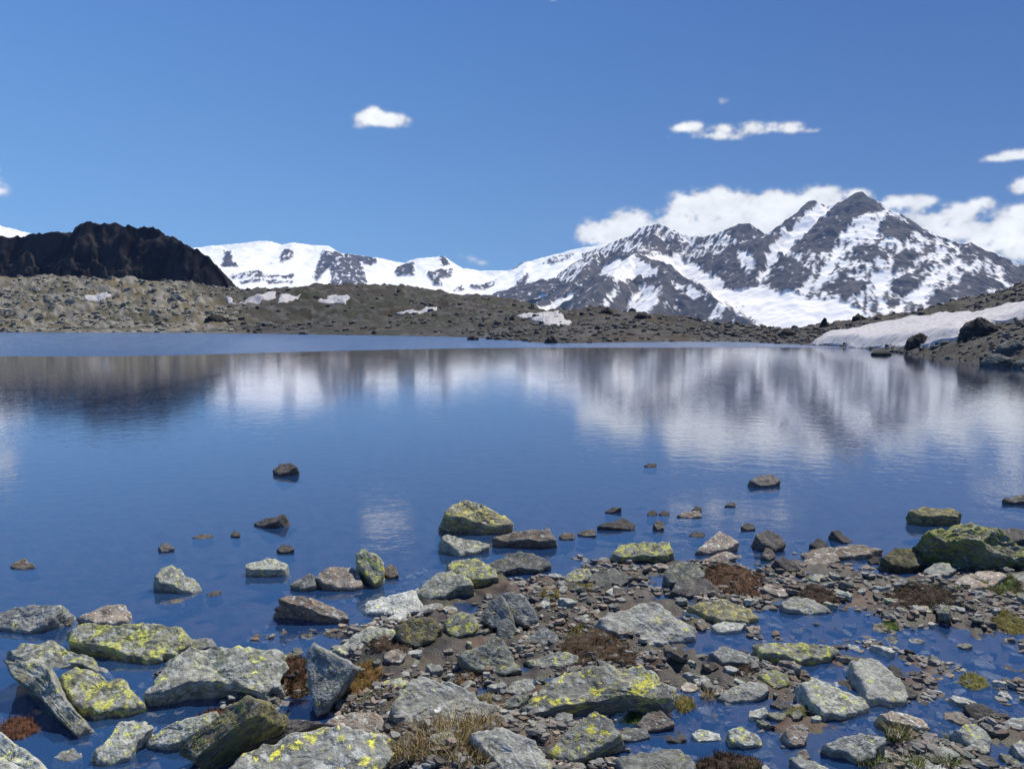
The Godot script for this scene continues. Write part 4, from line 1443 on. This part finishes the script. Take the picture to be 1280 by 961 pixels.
func make_rocks() -> void:
	rng.seed = 11
	# --- left foreground
	hero("rock", "long flat slab crusted yellow-green, lying behind the big layered slab", "much", 832, 24, 0, [100, 778, 160, 781, 185, 779, 225, 785, 236, 790, 230, 802, 222, 812, 203, 822, 185, 827, 165, 821, 140, 812, 110, 806, 82, 800, 85, 790], 1.0, "the long yellow-crusted slab", {"relief": 0.05, "step": 0.8})
	hero("rock", "big grey layered slab with an undercut front, left of the upright stone", "some", 886, 20, 0, [213, 816, 240, 809, 300, 809, 345, 813, 357, 822, 356, 840, 350, 856, 325, 866, 300, 857, 270, 853, 235, 855, 205, 866, 182, 868, 190, 846, 204, 828], 1.05, "the big layered slab", {"flare": -0.06, "relief": 0.05, "step": 0.9})
	hero("rock", "flat grey slab bridging behind the leaning block at the far left", "some", 846, 18, 0, [8, 812, 30, 803, 68, 800, 84, 812, 108, 819, 130, 836, 146, 852, 128, 845, 100, 830, 62, 838, 40, 838, 25, 826], 1.0)
	hero("rock", "leaning grey-green block with a shaded flank at the left frame edge", "some", 926, 32, -10, [4, 826, 50, 825, 62, 838, 72, 862, 90, 884, 106, 903, 96, 920, 76, 902, 56, 878, 36, 858, 14, 846], 0.95, "the leaning block", {"thick": 0.34})
	hero("rock", "thick yellow-lichened stone sitting in front of the flat bridging slab", "much", 900, 18, 2, [72, 846, 85, 838, 110, 834, 125, 842, 136, 852, 155, 850, 168, 865, 178, 874, 170, 882, 150, 886, 120, 890, 102, 886, 88, 875, 80, 862], 1.0, "the thick yellow-lichened stone")
	hero("rock", "tan wedge-shaped stone standing in the pool at the lower left", "some", 958, 28, 10, [145, 906, 151, 901, 185, 903, 191, 908, 172, 926, 160, 946, 138, 954, 120, 949, 117, 938, 128, 930, 138, 918], 1.15, "the tan wedge stone")
	hero("rock", "pale bluish rock cut off by the bottom left corner", "some", 1000, 25, -14, [-25, 912, 0, 915, 20, 929, 42, 944, 56, 962, 50, 988, 10, 995, -30, 985], 1.15)
	hero("rock", "pale lichened slab leaning against the dark ridged rock", "some", 940, 30, -12, [178, 932, 200, 910, 240, 895, 267, 888, 262, 905, 236, 922, 210, 933], 1.1)
	hero("rock", "dark ridged rock with a yellow patch, leaning in the lower left", "moss", 974, 38, -22, [222, 938, 250, 915, 285, 884, 308, 870, 322, 878, 322, 892, 300, 906, 272, 926, 245, 950], 0.9, "the dark ridged rock", {"thick": 0.28})
	hero("rock", "long dark slab behind the yellow-spotted bottom slab", "dark", 955, 25, -6, [300, 906, 345, 896, 390, 899, 404, 904, 372, 915, 330, 928, 290, 940, 268, 938], 1.1)
	hero("rock", "broad bottom slab spotted with bright yellow lichen", "spots", 1010, 22, 0, [278, 964, 300, 945, 330, 930, 370, 917, 400, 908, 440, 909, 472, 915, 487, 930, 482, 950, 472, 968, 420, 990, 350, 1000, 285, 990], 1.1, "the yellow-spotted bottom slab", {"relief": 0.05, "step": 0.8})
	hero("rock", "pinkish tan rock behind the yellow-spotted bottom slab", "brown", 922, 25, 4, [402, 905, 420, 895, 450, 889, 470, 890, 485, 902, 487, 912, 470, 916, 440, 912, 420, 909], 1.3)
	hero("rock", "pointed upright stone with a split left edge", "grey", 900, 58, 6, [384, 815, 393, 806, 406, 812, 425, 821, 444, 833, 433, 850, 421, 870, 408, 886, 398, 896, 392, 880, 386, 860, 382, 836], 1.05, "the upright stone", {"thick": 0.14, "yaw": 0.2})
	hero("rock", "pale angular slab behind the upright stone", "some", 822, 22, 0, [430, 804, 445, 791, 465, 783, 490, 785, 501, 794, 482, 800, 468, 810, 452, 816, 430, 818, 412, 813], 1.1, "the pale angular slab")
	hero("rock", "white layered slab tilted at the water's edge", "pale", 774, 24, -6, [453, 755, 464, 749, 490, 744, 518, 735, 525, 748, 523, 762, 506, 770, 480, 767, 456, 765], 1.3, "the white tilted slab", {"flare": -0.05})
	hero("rock", "thin white plate lying in front of the white tilted slab", "pale", 787, 20, -4, [470, 781, 485, 771, 512, 763, 502, 776, 486, 784], 1.3)
	hero("rock", "small white block right of the white tilted slab", "pale", 778, 22, 0, [520, 770, 529, 757, 549, 752, 546, 766, 535, 774], 1.1)
	hero("rock", "brown-topped block with a dark front standing in the shallows", "brown", 780, 26, 12, [350, 746, 369, 743, 390, 748, 410, 755, 433, 767, 436, 773, 424, 774, 402, 769, 380, 760, 366, 755, 351, 751], 1.15, "the brown-topped block", {"thick": 0.2})
	hero("rock", "pinkish brown rock next to the yellow-crusted pinnacle", "brown", 739, 26, 4, [395, 722, 405, 710, 416, 707, 440, 709, 449, 718, 453, 730, 441, 735, 420, 733, 405, 729], 1.2, "the pinkish brown rock")
	hero("rock", "dark stone with a pale end, left of the pinkish brown rock", "grey", 740, 25, -8, [361, 731, 375, 722, 388, 716, 395, 722, 392, 732, 378, 736], 0.9)
	hero("rock", "yellow-crusted pinnacle standing in the water", "much", 736, 48, 8, [446, 692, 452, 685, 463, 690, 476, 697, 480, 706, 478, 722, 469, 731, 462, 722, 452, 712, 446, 703], 1.05, "the yellow-crusted pinnacle", {"thick": 0.2})
	hero("rock", "small brown stone touching the yellow-crusted pinnacle", "brown", 724, 30, 4, [480, 710, 488, 704, 496, 710, 498, 719, 488, 722, 481, 718], 0.95)
	hero("rock", "pale flat-topped rock alone in the shallow water", "some", 721, 18, 2, [306, 704, 320, 702, 335, 696, 350, 699, 361, 706, 355, 712, 335, 713, 318, 712, 307, 711], 1.15, "the pale flat-topped rock")
	hero("rock", "small dark round stone behind the pale flat-topped rock", "dark", 692, 18, 0, [346, 686, 352, 681, 362, 681, 367, 686, 360, 690, 350, 690], 1.1)
	hero("rock", "dark fin-shaped stone pointing up out of the water", "dark", 660, 25, -18, [316, 655, 330, 648, 344, 646, 355, 641, 346, 652, 328, 658], 1.2)
	hero("rock", "dark twin-humped rock farthest out in the left water", "dark", 596, 20, -8, [341, 587, 350, 580, 362, 578, 371, 583, 361, 589, 348, 594], 1.1)
	hero("rock", "two-lobed grey rock alone in the left shallows", "some", 742, 22, 12, [195, 720, 203, 709, 215, 706, 227, 713, 232, 721, 245, 725, 252, 735, 241, 741, 225, 738, 214, 731, 200, 728], 1.05, "the two-lobed rock")
	hero("rock", "small dark cube-like stone behind the two-lobed rock", "dark", 690, 22, 6, [198, 684, 203, 678, 211, 679, 217, 685, 209, 689, 201, 689], 1.3)
	hero("rock", "thin brown flat stone awash near the small dark stones", "brown", 674, 5, 0, [240, 672, 250, 668, 264, 668, 266, 671, 250, 674], 0.8)
	hero("rock", "tiny round dark stone at the end of the thin brown one", "dark", 672, 15, 0, [288, 668, 292, 663, 299, 665, 299, 670, 292, 671], 1.0)
	hero("rock", "brown pointed stone with spread feet, out in the far left water", "brown", 711, 25, 0, [12, 707, 22, 700, 30, 697, 37, 703, 44, 708, 30, 711, 18, 711], 0.95)
	hero("rock", "small flat brown stone awash before the two-lobed rock", "brown", 754, 6, 0, [210, 751, 218, 748, 229, 749, 225, 753, 214, 754], 1.0)
	hero("rock", "thin dark stone awash right of the small flat brown one", "dark", 746, 6, -4, [257, 743, 266, 738, 276, 738, 272, 743, 262, 746], 1.1)
	hero("rock", "tiny reddish stone between the two slabs at the left edge", "brown", 783, 10, 0, [80, 779, 83, 775, 88, 776, 88, 781, 83, 782], 0.8)
	hero("rock", "striped grey slab at the left frame edge", "grey", 793, 30, -6, [-20, 772, 0, 765, 20, 758, 45, 757, 76, 755, 72, 766, 64, 776, 50, 786, 30, 791, 0, 786, -18, 780], 1.05, "the striped grey slab", {"step": 0.9})
	hero("rock", "tan rock in the water behind the long yellow-crusted slab", "brown", 782, 26, 2, [96, 773, 110, 765, 130, 757, 155, 755, 160, 765, 156, 776, 140, 780, 115, 778], 1.35, "the tan rock")
	hero("rock", "small grey rock between the two big left slabs and the water", "grey", 814, 18, 0, [226, 804, 240, 798, 264, 797, 270, 807, 246, 812], 0.95)
	# --- centre
	hero("rock", "largest boulder out in the water, moss-yellow on top, dark below", "moss", 668, 30, 10, [576, 625, 586, 626, 610, 635, 631, 645, 641, 653, 624, 659, 604, 656, 585, 650, 566, 647, 557, 643, 565, 632], 1.25, "the moss-topped boulder", {"thick": 0.45, "flare": 0.10, "relief": 0.10, "step": 0.9})
	hero("rock", "wedge-shaped lichened rock in front of the moss-topped boulder", "some", 697, 22, 10, [551, 671, 560, 668, 580, 672, 613, 681, 600, 689, 576, 694, 567, 686, 559, 679], 1.05, "the lichened wedge")
	hero("rock", "speckled brown loaf-shaped rock right of the moss-topped boulder", "brown", 686, 24, -3, [618, 671, 640, 664, 670, 661, 690, 661, 694, 672, 680, 677, 650, 676, 625, 676], 1.0, "the speckled loaf rock")
	hero("rock", "dark layered rock in front of the speckled loaf rock", "grey", 721, 26, 6, [612, 704, 630, 696, 637, 691, 665, 690, 681, 697, 689, 705, 675, 713, 650, 711, 628, 716, 613, 713], 0.8, "the dark layered rock")
	hero("rock", "round yellow-green lichen boulder at the waterline", "much", 738, 28, 4, [560, 704, 575, 698, 600, 699, 618, 708, 623, 719, 608, 725, 590, 723, 574, 717, 563, 712], 1.0, "the round lichen boulder")
	hero("rock", "long sloping lichen boulder left of the round one", "some", 753, 28, -6, [520, 742, 530, 728, 545, 715, 565, 711, 584, 721, 591, 730, 570, 736, 555, 746, 535, 749], 1.0, "the sloping lichen boulder")
	hero("rock", "left block of the split blue-grey rock", "grey", 797, 50, -8, [601, 766, 614, 750, 628, 744, 636, 760, 640, 776, 624, 786, 607, 780], 0.95, "", {"thick": 0.16})
	hero("rock", "right block of the split blue-grey rock, cracked upright", "grey", 789, 52, 10, [628, 742, 641, 739, 656, 745, 669, 762, 673, 776, 660, 783, 645, 776, 635, 760], 1.05, "the split blue-grey rock", {"thick": 0.18, "step": 0.9})
	hero("rock", "small rounded block at the foot of the split blue-grey rock", "grey", 804, 45, 4, [621, 791, 625, 776, 636, 772, 646, 785, 649, 796, 638, 803, 625, 801], 0.9, "", {"thick": 0.1})
	hero("rock", "small dark block behind the split blue-grey rock", "dark", 753, 40, 10, [657, 742, 664, 737, 671, 744, 670, 752, 661, 751], 1.2)
	hero("rock", "cushion-shaped lichened stone left of the split blue-grey rock", "much", 807, 36, 0, [556, 776, 565, 767, 578, 764, 592, 771, 599, 783, 591, 791, 571, 796, 557, 791], 0.95, "the cushion-shaped stone")
	hero("rock", "dark rock crusted yellow, set in rusty moss", "moss", 820, 34, 4, [497, 782, 513, 772, 540, 771, 551, 785, 542, 800, 521, 807, 503, 802, 495, 792], 0.85, "the yellow-crusted dark rock")
	hero("rock", "blue-grey pyramid rock with yellow lichen dots", "some", 851, 38, 6, [569, 818, 592, 810, 607, 805, 613, 793, 631, 802, 641, 820, 654, 838, 633, 844, 605, 840, 584, 832], 0.88, "the blue-grey pyramid rock")
	hero("rock", "flat lichened slab pointing left, behind the big yellow-spotted slab", "some", 838, 24, -4, [658, 826, 680, 820, 709, 813, 721, 819, 723, 828, 700, 833, 670, 836], 1.0)
	hero("rock", "grey tilted slab right of the split blue-grey rock", "grey", 813, 32, -10, [648, 806, 665, 793, 680, 782, 695, 791, 699, 800, 681, 807, 660, 811], 1.0)
	hero("rock", "small pale slab in the yellow moss strip", "pale", 808, 18, 4, [703, 803, 715, 795, 738, 793, 747, 800, 730, 806, 712, 807], 1.0)
	hero("rock", "broad pale grey slab with a rounded tip and clean surface", "pale", 813, 24, 6, [749, 776, 757, 766, 780, 760, 800, 753, 816, 751, 836, 762, 851, 772, 869, 788, 869, 796, 845, 801, 830, 804, 800, 809, 785, 803, 768, 791, 752, 784], 1.0, "the broad pale slab", {"flare": -0.08, "relief": 0.06})
	hero("rock", "big grey slab with yellow spots and a black undercut front", "spots", 908, 20, 0, [650, 886, 668, 868, 680, 850, 700, 842, 740, 832, 770, 829, 800, 834, 820, 845, 838, 860, 844, 872, 832, 876, 800, 872, 770, 873, 730, 877, 690, 886, 665, 891], 0.95, "the big yellow-spotted slab", {"flare": -0.16, "relief": 0.07})
	var host := hero("rock", "large pale speckled boulder with a white crystal spot", "pale", 930, 26, 6, [491, 881, 500, 862, 515, 848, 530, 843, 560, 851, 588, 861, 600, 874, 625, 884, 649, 898, 640, 908, 620, 913, 590, 913, 565, 917, 548, 921, 520, 916, 500, 903, 489, 892], 0.95, "the large speckled boulder", {"relief": 0.07})
	# a white quartz knob set in it
	var qr := RandomNumberGenerator.new()
	qr.seed = 4
	var quartz := put(rock_mesh(random_outline(qr, 6, 0.9), 0.5, 16, 4, 950, 0.25), "quartz_knob", mat(lin(0.62, 0.63, 0.62), 0.5), host)
	var qhit = Plane(host.basis.y, host.position).intersects_ray(cam_at, ray(547, 890))
	quartz.transform = Transform3D(Basis.IDENTITY.scaled(Vector3.ONE * 0.036), host.transform.affine_inverse() * qhit + Vector3(0, 0.012, 0))
	hero("rock", "pale rock below the large speckled boulder at the bottom edge", "pale", 988, 28, 8, [588, 916, 628, 908, 650, 914, 673, 930, 691, 961, 682, 978, 640, 980, 622, 952, 600, 935], 1.05, "the pale bottom rock")
	hero("rock", "grey diamond-shaped slab with yellow lichen along its lower edge", "spots", 960, 26, -4, [684, 941, 700, 922, 725, 900, 745, 888, 763, 898, 776, 912, 771, 923, 750, 936, 726, 951, 700, 952], 0.9, "the diamond-shaped slab")
	hero("rock", "white and yellow lichened rock tucked left of the speckled boulder", "much", 891, 28, -6, [444, 876, 460, 865, 480, 850, 500, 845, 509, 852, 500, 865, 494, 881, 475, 888, 455, 885], 1.1)
	hero("rock", "small yellowish slab by the straw grass", "some", 957, 25, 6, [486, 926, 495, 919, 505, 930, 526, 945, 516, 953, 495, 951], 1.25)
	hero("rock", "brown ribbed stone under the end of the yellow-spotted slab", "brown", 917, 34, 4, [796, 906, 810, 890, 825, 888, 841, 900, 843, 906, 825, 912, 805, 913], 1.0)
	hero("rock", "low grey stone in front of the brown ribbed stone", "grey", 928, 20, 4, [774, 918, 790, 909, 808, 911, 814, 920, 795, 926, 778, 925], 0.9)
	hero("rock", "flat submerged grey slab at the bottom edge", "pale", 992, 6, 0, [768, 948, 800, 940, 850, 936, 864, 945, 872, 978, 800, 988], 0.8, "", {"thick": 0.08})
	hero("rock", "small pale block in the wet channel by the yellow-spotted slab", "pale", 873, 24, 0, [631, 863, 644, 850, 665, 848, 669, 860, 651, 871], 1.0)
	# --- right
	hero("rock", "low pale hump on the mud right of the yellow-spotted slab", "pale", 880, 22, 0, [897, 871, 914, 858, 940, 850, 958, 854, 961, 863, 950, 873, 930, 875, 910, 877], 0.95, "the low grey hump")
	hero("rock", "long flat rock with yellow-green lichen at the pool's edge", "much", 833, 16, 3, [942, 805, 960, 802, 1000, 804, 1040, 808, 1051, 815, 1030, 822, 1000, 826, 980, 820, 955, 818], 0.95, "the long lichened flat rock")
	hero("rock", "tan rock with a lichened ridge between the two pools", "some", 902, 18, 8, [1001, 850, 1020, 845, 1045, 857, 1061, 866, 1080, 873, 1086, 880, 1075, 889, 1055, 896, 1030, 891, 1017, 880, 1007, 865], 1.1, "the tan ridged rock")
	hero("rock", "pale parallelogram slab with a white chipped corner", "pale", 883, 11, 6, [1067, 826, 1090, 820, 1106, 832, 1121, 845, 1139, 868, 1130, 876, 1110, 875, 1085, 869, 1079, 850, 1070, 839], 1.0, "the pale parallelogram slab")
	hero("rock", "blue-grey jagged slab near the bottom right", "grey", 957, 24, -2, [1032, 931, 1050, 922, 1075, 916, 1109, 921, 1106, 930, 1096, 936, 1096, 946, 1075, 951, 1060, 942, 1040, 936], 1.05, "the blue-grey slab")
	hero("rock", "pale green rounded slab at the lower right", "some", 946, 26, 10, [1197, 913, 1210, 904, 1225, 906, 1241, 922, 1239, 940, 1228, 943, 1211, 930], 1.05, "the pale green slab")
	hero("rock", "thin tan plate propped up over the pool", "brown", 914, 18, 8, [1101, 893, 1115, 888, 1140, 894, 1156, 898, 1166, 910, 1150, 909, 1130, 904, 1110, 899], 1.4, "the thin tan plate")
	hero("rock", "blue-grey flat rock at the right frame edge, low down", "grey", 916, 18, 0, [1248, 906, 1265, 897, 1288, 897, 1294, 912, 1266, 913], 1.1)
	hero("rock", "thin tan stone wedged before the right-edge flat rock", "brown", 921, 20, 8, [1245, 907, 1254, 906, 1272, 917, 1262, 920], 1.4)
	hero("rock", "small grey stone at the bottom right corner", "grey", 952, 24, 8, [1266, 930, 1278, 924, 1292, 935, 1290, 950, 1276, 944], 1.1)
	hero("rock", "olive lichened whaleback rock behind the clear pool", "moss", 781, 22, 4, [862, 760, 880, 752, 905, 748, 935, 758, 949, 770, 935, 778, 905, 777, 885, 769], 1.1, "the olive whaleback rock")
	hero("rock", "small white flat stone in the clear pool", "pale", 793, 14, 0, [889, 782, 905, 776, 933, 779, 925, 787, 905, 790, 895, 788], 1.15)
	hero("rock", "white sliver of stone beside the olive whaleback rock", "pale", 778, 20, 10, [854, 763, 865, 761, 887, 772, 880, 776], 1.4)
	hero("rock", "small brown upright chip beside the white sliver", "brown", 790, 30, 0, [871, 780, 874, 773, 881, 774, 884, 784, 878, 788], 1.1)
	hero("rock", "grey lichened hump behind the rusty moss cushion", "some", 737, 30, 0, [831, 716, 840, 705, 855, 700, 876, 708, 882, 720, 862, 729, 836, 727], 0.85, "the grey lichened hump")
	hero("rock", "dark sloping rock in front of the grey lichened hump", "dark", 749, 32, 6, [838, 740, 850, 723, 880, 722, 901, 735, 896, 744, 860, 746], 1.3)
	hero("rock", "pale triangular rock out at the waterline", "brown", 694, 30, 2, [871, 689, 885, 675, 900, 663, 911, 668, 925, 677, 910, 686, 890, 691], 1.4, "the pale triangular rock")
	hero("rock", "brown slab just below the pale triangular rock", "brown", 706, 26, 4, [882, 701, 895, 692, 910, 688, 921, 696, 905, 704], 1.2)
	hero("rock", "blocky lichened rock with a cracked top by the water", "much", 705, 26, 0, [765, 691, 775, 680, 805, 676, 835, 678, 841, 690, 830, 697, 800, 695, 775, 698], 0.95, "the blocky cracked rock")
	hero("rock", "dark rock in the water right of the triangular rock", "dark", 691, 28, 8, [945, 668, 960, 662, 975, 668, 984, 680, 970, 687, 952, 679], 1.2, "the dark water rock")
	hero("rock", "small brown stone at the foot of the dark water rock", "brown", 702, 30, 4, [953, 694, 958, 684, 966, 687, 970, 695, 962, 700], 0.9)
	hero("rock", "flat brown-black rock farthest out in the right water", "dark", 610, 18, 4, [937, 600, 950, 594, 965, 592, 976, 600, 968, 606, 950, 607], 1.3)
	hero("rock", "log-shaped grey-brown rock out in the right water", "moss", 657, 12, 2, [1137, 638, 1150, 634, 1190, 636, 1202, 641, 1196, 646, 1150, 644], 0.95, "the log-shaped rock")
	hero("rock", "long green mossy boulder with a black shaded side at the right edge", "green", 712, 24, 10, [1161, 668, 1175, 660, 1200, 655, 1230, 655, 1246, 665, 1272, 678, 1310, 690, 1300, 698, 1270, 697, 1240, 692, 1215, 682, 1190, 675, 1170, 674], 1.0, "the green mossy boulder", {"thick": 0.4, "flare": -0.05, "relief": 0.13, "step": 0.9})
	hero("rock", "dark rock behind the green mossy boulder at the right edge", "dark", 682, 24, 4, [1246, 664, 1262, 659, 1290, 662, 1295, 674, 1268, 676], 1.2)
	hero("rock", "dark flat rock at the right frame edge in open water", "dark", 631, 14, 0, [1255, 623, 1270, 619, 1292, 619, 1292, 627, 1262, 627], 1.2)
	hero("rock", "brown-grey boulder just left of the green mossy boulder", "moss", 717, 28, 6, [1104, 696, 1120, 686, 1145, 684, 1153, 695, 1156, 706, 1135, 709, 1115, 706], 0.75, "the brown-grey boulder")
	hero("rock", "round pale stone in front of the green mossy boulder", "pale", 722, 22, 2, [1155, 713, 1170, 703, 1185, 703, 1196, 712, 1186, 719, 1165, 719], 0.95)
	hero("rock", "flat tan slab under the far red and green moss", "brown", 740, 12, 0, [1192, 726, 1210, 716, 1240, 712, 1262, 718, 1238, 734, 1210, 736], 1.4)
	hero("rock", "flat slab at the right edge behind the red and green moss", "pale", 737, 12, 0, [1256, 722, 1275, 715, 1300, 716, 1300, 732, 1275, 734], 0.9)
	hero("rock", "pale rounded stone on the far shingle", "pale", 747, 20, 4, [1144, 733, 1160, 728, 1181, 738, 1166, 745, 1150, 743], 1.0)
	hero("rock", "long thin brown plank-like stone in the far shallows", "brown", 701, 10, -2, [1004, 691, 1030, 683, 1070, 681, 1104, 684, 1080, 693, 1040, 697, 1010, 698], 1.1, "the plank-like stone")
	hero("rock", "tan block in front of the plank-like stone", "brown", 709, 24, 2, [1004, 701, 1020, 694, 1045, 690, 1051, 700, 1030, 707, 1012, 707], 1.3)
	hero("rock", "dark jagged stone pair behind the plank-like stone", "dark", 688, 26, 0, [1014, 680, 1022, 672, 1032, 675, 1036, 684, 1024, 687], 1.0)
	hero("rock", "dark stick-like stone slanting in the far shallows", "dark", 680, 20, 16, [1041, 664, 1048, 662, 1060, 672, 1068, 677, 1056, 679], 1.0)
	hero("rock", "dark pointed rock at the shingle's edge left of the tan block", "dark", 718, 32, 8, [970, 700, 980, 696, 995, 703, 1001, 712, 985, 715], 1.1)
	hero("rock", "small black stone in open water left of the brown-grey boulder", "dark", 706, 20, 0, [1086, 700, 1092, 695, 1100, 696, 1099, 703, 1090, 705], 0.8)
	hero("rock", "thin tilted tan slab behind the pale rounded humps", "brown", 749, 24, 12, [952, 736, 960, 729, 985, 737, 997, 744, 975, 746], 1.3)
	hero("rock", "pale double-humped rock by the far pool", "pale", 769, 20, 4, [976, 753, 990, 745, 1010, 747, 1026, 755, 1042, 765, 1010, 767, 985, 761], 0.95, "the pale double hump")
	hero("rock", "black spiky rock low in the water, mid right", "dark", 663, 16, 4, [746, 656, 765, 653, 780, 647, 794, 655, 791, 661, 768, 660], 1.0)
	hero("rock", "small black sliver beyond the black spiky rock", "dark", 641, 14, -10, [756, 640, 766, 634, 776, 634, 766, 640], 1.0)
	hero("rock", "first of a pair of black pebbles in the water", "dark", 645, 14, 0, [809, 641, 815, 637, 822, 640, 820, 644, 812, 645], 0.9)
	hero("rock", "second of a pair of black pebbles in the water", "dark", 645, 14, 0, [824, 642, 830, 638, 837, 640, 836, 644, 828, 645], 0.9)
	hero("rock", "small brown stone just below the pair of black pebbles", "brown", 664, 24, 4, [817, 655, 822, 650, 831, 653, 830, 660, 822, 662], 0.8)
	hero("rock", "thin tan plate awash beside a black lump", "brown", 648, 12, 0, [846, 644, 858, 639, 875, 638, 877, 645, 863, 647], 1.0)
	hero("rock", "black lump behind the thin tan plate", "dark", 640, 18, 0, [865, 637, 870, 632, 877, 634, 877, 639], 0.9)
	hero("rock", "small dark stone near the cloud's reflection", "dark", 664, 18, 4, [927, 658, 933, 653, 943, 656, 944, 661, 934, 663], 1.0)
	hero("rock", "flat dark stone left of the pale triangular rock", "dark", 672, 12, 0, [862, 668, 868, 664, 881, 666, 880, 671, 868, 672], 1.0)
	hero("rock", "grey-brown tip awash under the cloud's reflection", "dark", 634, 14, 0, [907, 632, 913, 627, 920, 629, 919, 633], 1.1)
	hero("rock", "small brown stone right of the speckled loaf rock", "brown", 675, 16, 0, [699, 670, 706, 665, 718, 667, 717, 673, 704, 674], 0.85)
	hero("rock", "second small brown stone right of the speckled loaf rock", "brown", 671, 16, -6, [722, 667, 732, 662, 744, 661, 744, 669, 730, 670], 0.85)
	hero("rock", "tiny dark dot of stone far out in the middle", "dark", 584, 14, 0, [806, 582, 812, 579, 821, 580, 820, 584, 811, 584], 0.9)
	hero("rock", "yellow-crusted low stone on the shingle shore", "spots", 732, 26, 0, [704, 723, 715, 712, 735, 710, 741, 718, 729, 728, 712, 728], 1.0, "the yellow-crusted stone")
	hero("rock", "flat grey-brown stone right of the yellow-crusted stone", "grey", 736, 16, 0, [736, 722, 750, 712, 775, 712, 792, 722, 770, 734, 745, 733], 0.75)
	hero("rock", "small white block on the shingle shore", "pale", 749, 22, 4, [757, 739, 770, 731, 785, 738, 791, 745, 770, 748], 1.2)
	hero("rock", "grey slab with a mossy end in front of the clear pool", "grey", 835, 22, 6, [891, 815, 905, 806, 930, 815, 951, 823, 946, 832, 925, 829, 905, 828], 1.0)
	hero("rock", "small pale stone by the pink pebble", "pale", 859, 22, 0, [867, 849, 880, 843, 889, 850, 881, 857, 871, 856], 1.1)
	hero("rock", "pink rounded pebble near the tip of the yellow-spotted slab", "brown", 866, 20, 0, [851, 858, 859, 852, 871, 855, 874, 861, 864, 865, 854, 864], 1.5)
	hero("rock", "lichened block between the grey hump and the long flat rock", "much", 864, 26, 4, [949, 843, 970, 837, 985, 844, 987, 856, 971, 860, 955, 851], 0.9)
	hero("rock", "tan stone with one yellow spot in the lower pool", "some", 928, 22, 4, [865, 916, 875, 910, 900, 917, 902, 925, 872, 926], 1.2)
	hero("rock", "two-toned tan rock in the lower pool", "some", 937, 26, 8, [912, 913, 925, 907, 950, 920, 954, 931, 932, 932, 915, 926], 1.1, "the two-toned tan rock")
	hero("rock", "brown tilted stone right of the two-toned tan rock", "brown", 934, 34, 12, [982, 913, 995, 904, 1011, 915, 1007, 930, 990, 930], 1.2)
	stage("rocks")

func _ready() -> void:
	t0 = Time.get_ticks_msec()
	var cam := Camera3D.new()
	cam.name = "camera"
	cam.fov = rad_to_deg(2.0 * atan(480.5 / F))
	cam.near = 0.05
	cam.far = 30000.0
	cam.transform = Transform3D(look, cam_at)
	add_child(cam)
	cam.current = true
	var sun := DirectionalLight3D.new()
	sun.name = "sun"
	sun.light_energy = 1.6
	sun.light_color = Color(1.0, 0.965, 0.90)
	sun.light_angular_distance = 0.53
	sun.shadow_enabled = true
	var el := deg_to_rad(60.0)
	var az := deg_to_rad(38.0)
	var to_sun := Vector3(sin(az) * cos(el), sin(el), -cos(az) * cos(el))
	sun.transform = Transform3D(Basis.looking_at(-to_sun, Vector3.UP), Vector3.ZERO)
	add_child(sun)
	var env := Environment.new()
	env.background_mode = Environment.BG_SKY
	var sm := PanoramaSkyMaterial.new()
	sm.panorama = make_sky()
	env.sky = Sky.new()
	env.sky.sky_material = sm
	env.tonemap_mode = Environment.TONE_MAPPER_LINEAR
	env.tonemap_exposure = 1.15
	env.sdfgi_enabled = true
	env.ssao_enabled = true
	env.ssil_enabled = true
	env.fog_enabled = HAZE > 0.0
	env.fog_density = HAZE
	env.fog_light_color = Color(0.72, 0.83, 1.0)
	var we := WorldEnvironment.new()
	we.name = "environment"
	we.environment = env
	add_child(we)
	stage("sky")
	rn = noise(3, 1.0, 1)
	rock_norm = normal_texture(61, 0.035, 5, 512, 9.0)
	rock_tex["grey"] = rock_texture(110, Color(0.225, 0.235, 0.225), Color(0.10, 0.108, 0.106), 0.36, 0.27, 0.0)
	rock_tex["some"] = rock_texture(120, Color(0.24, 0.25, 0.215), Color(0.115, 0.125, 0.11), 0.44, 0.37, 0.22)
	rock_tex["much"] = rock_texture(130, Color(0.24, 0.245, 0.19), Color(0.12, 0.125, 0.095), 0.40, 0.42, 0.20)
	rock_tex["spots"] = rock_texture(140, Color(0.22, 0.225, 0.20), Color(0.11, 0.115, 0.105), 0.40, 0.40, 0.15, Color(0.62, 0.60, 0.06))
	rock_tex["brown"] = rock_texture(150, Color(0.185, 0.165, 0.14), Color(0.09, 0.077, 0.064), 0.34, 0.0, 0.36)
	rock_tex["dark"] = rock_texture(160, Color(0.080, 0.076, 0.072), Color(0.035, 0.034, 0.034), 0.20, 0.0, 0.25)
	rock_tex["pale"] = rock_texture(170, Color(0.29, 0.295, 0.265), Color(0.17, 0.175, 0.16), 0.46, 0.26, 0.12)
	rock_tex["moss"] = rock_texture(180, Color(0.17, 0.165, 0.12), Color(0.07, 0.068, 0.052), 0.30, 0.47, 0.25, Color(0.30, 0.275, 0.095))
	rock_tex["green"] = rock_texture(190, Color(0.17, 0.17, 0.125), Color(0.07, 0.072, 0.055), 0.38, 0.49, 0.2, Color(0.21, 0.235, 0.06))
	stage("textures")
	make_mountains()
	make_cliff()
	make_shore()
	stage("shore")
	make_near_ground()
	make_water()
	stage("water")
	make_snow_patches()
	make_far_boulders()
	stage("far boulders")
	make_rocks()
	make_plants()
	stage("plants")
	make_stones()
	stage("all")

const HAZE := 0.000022
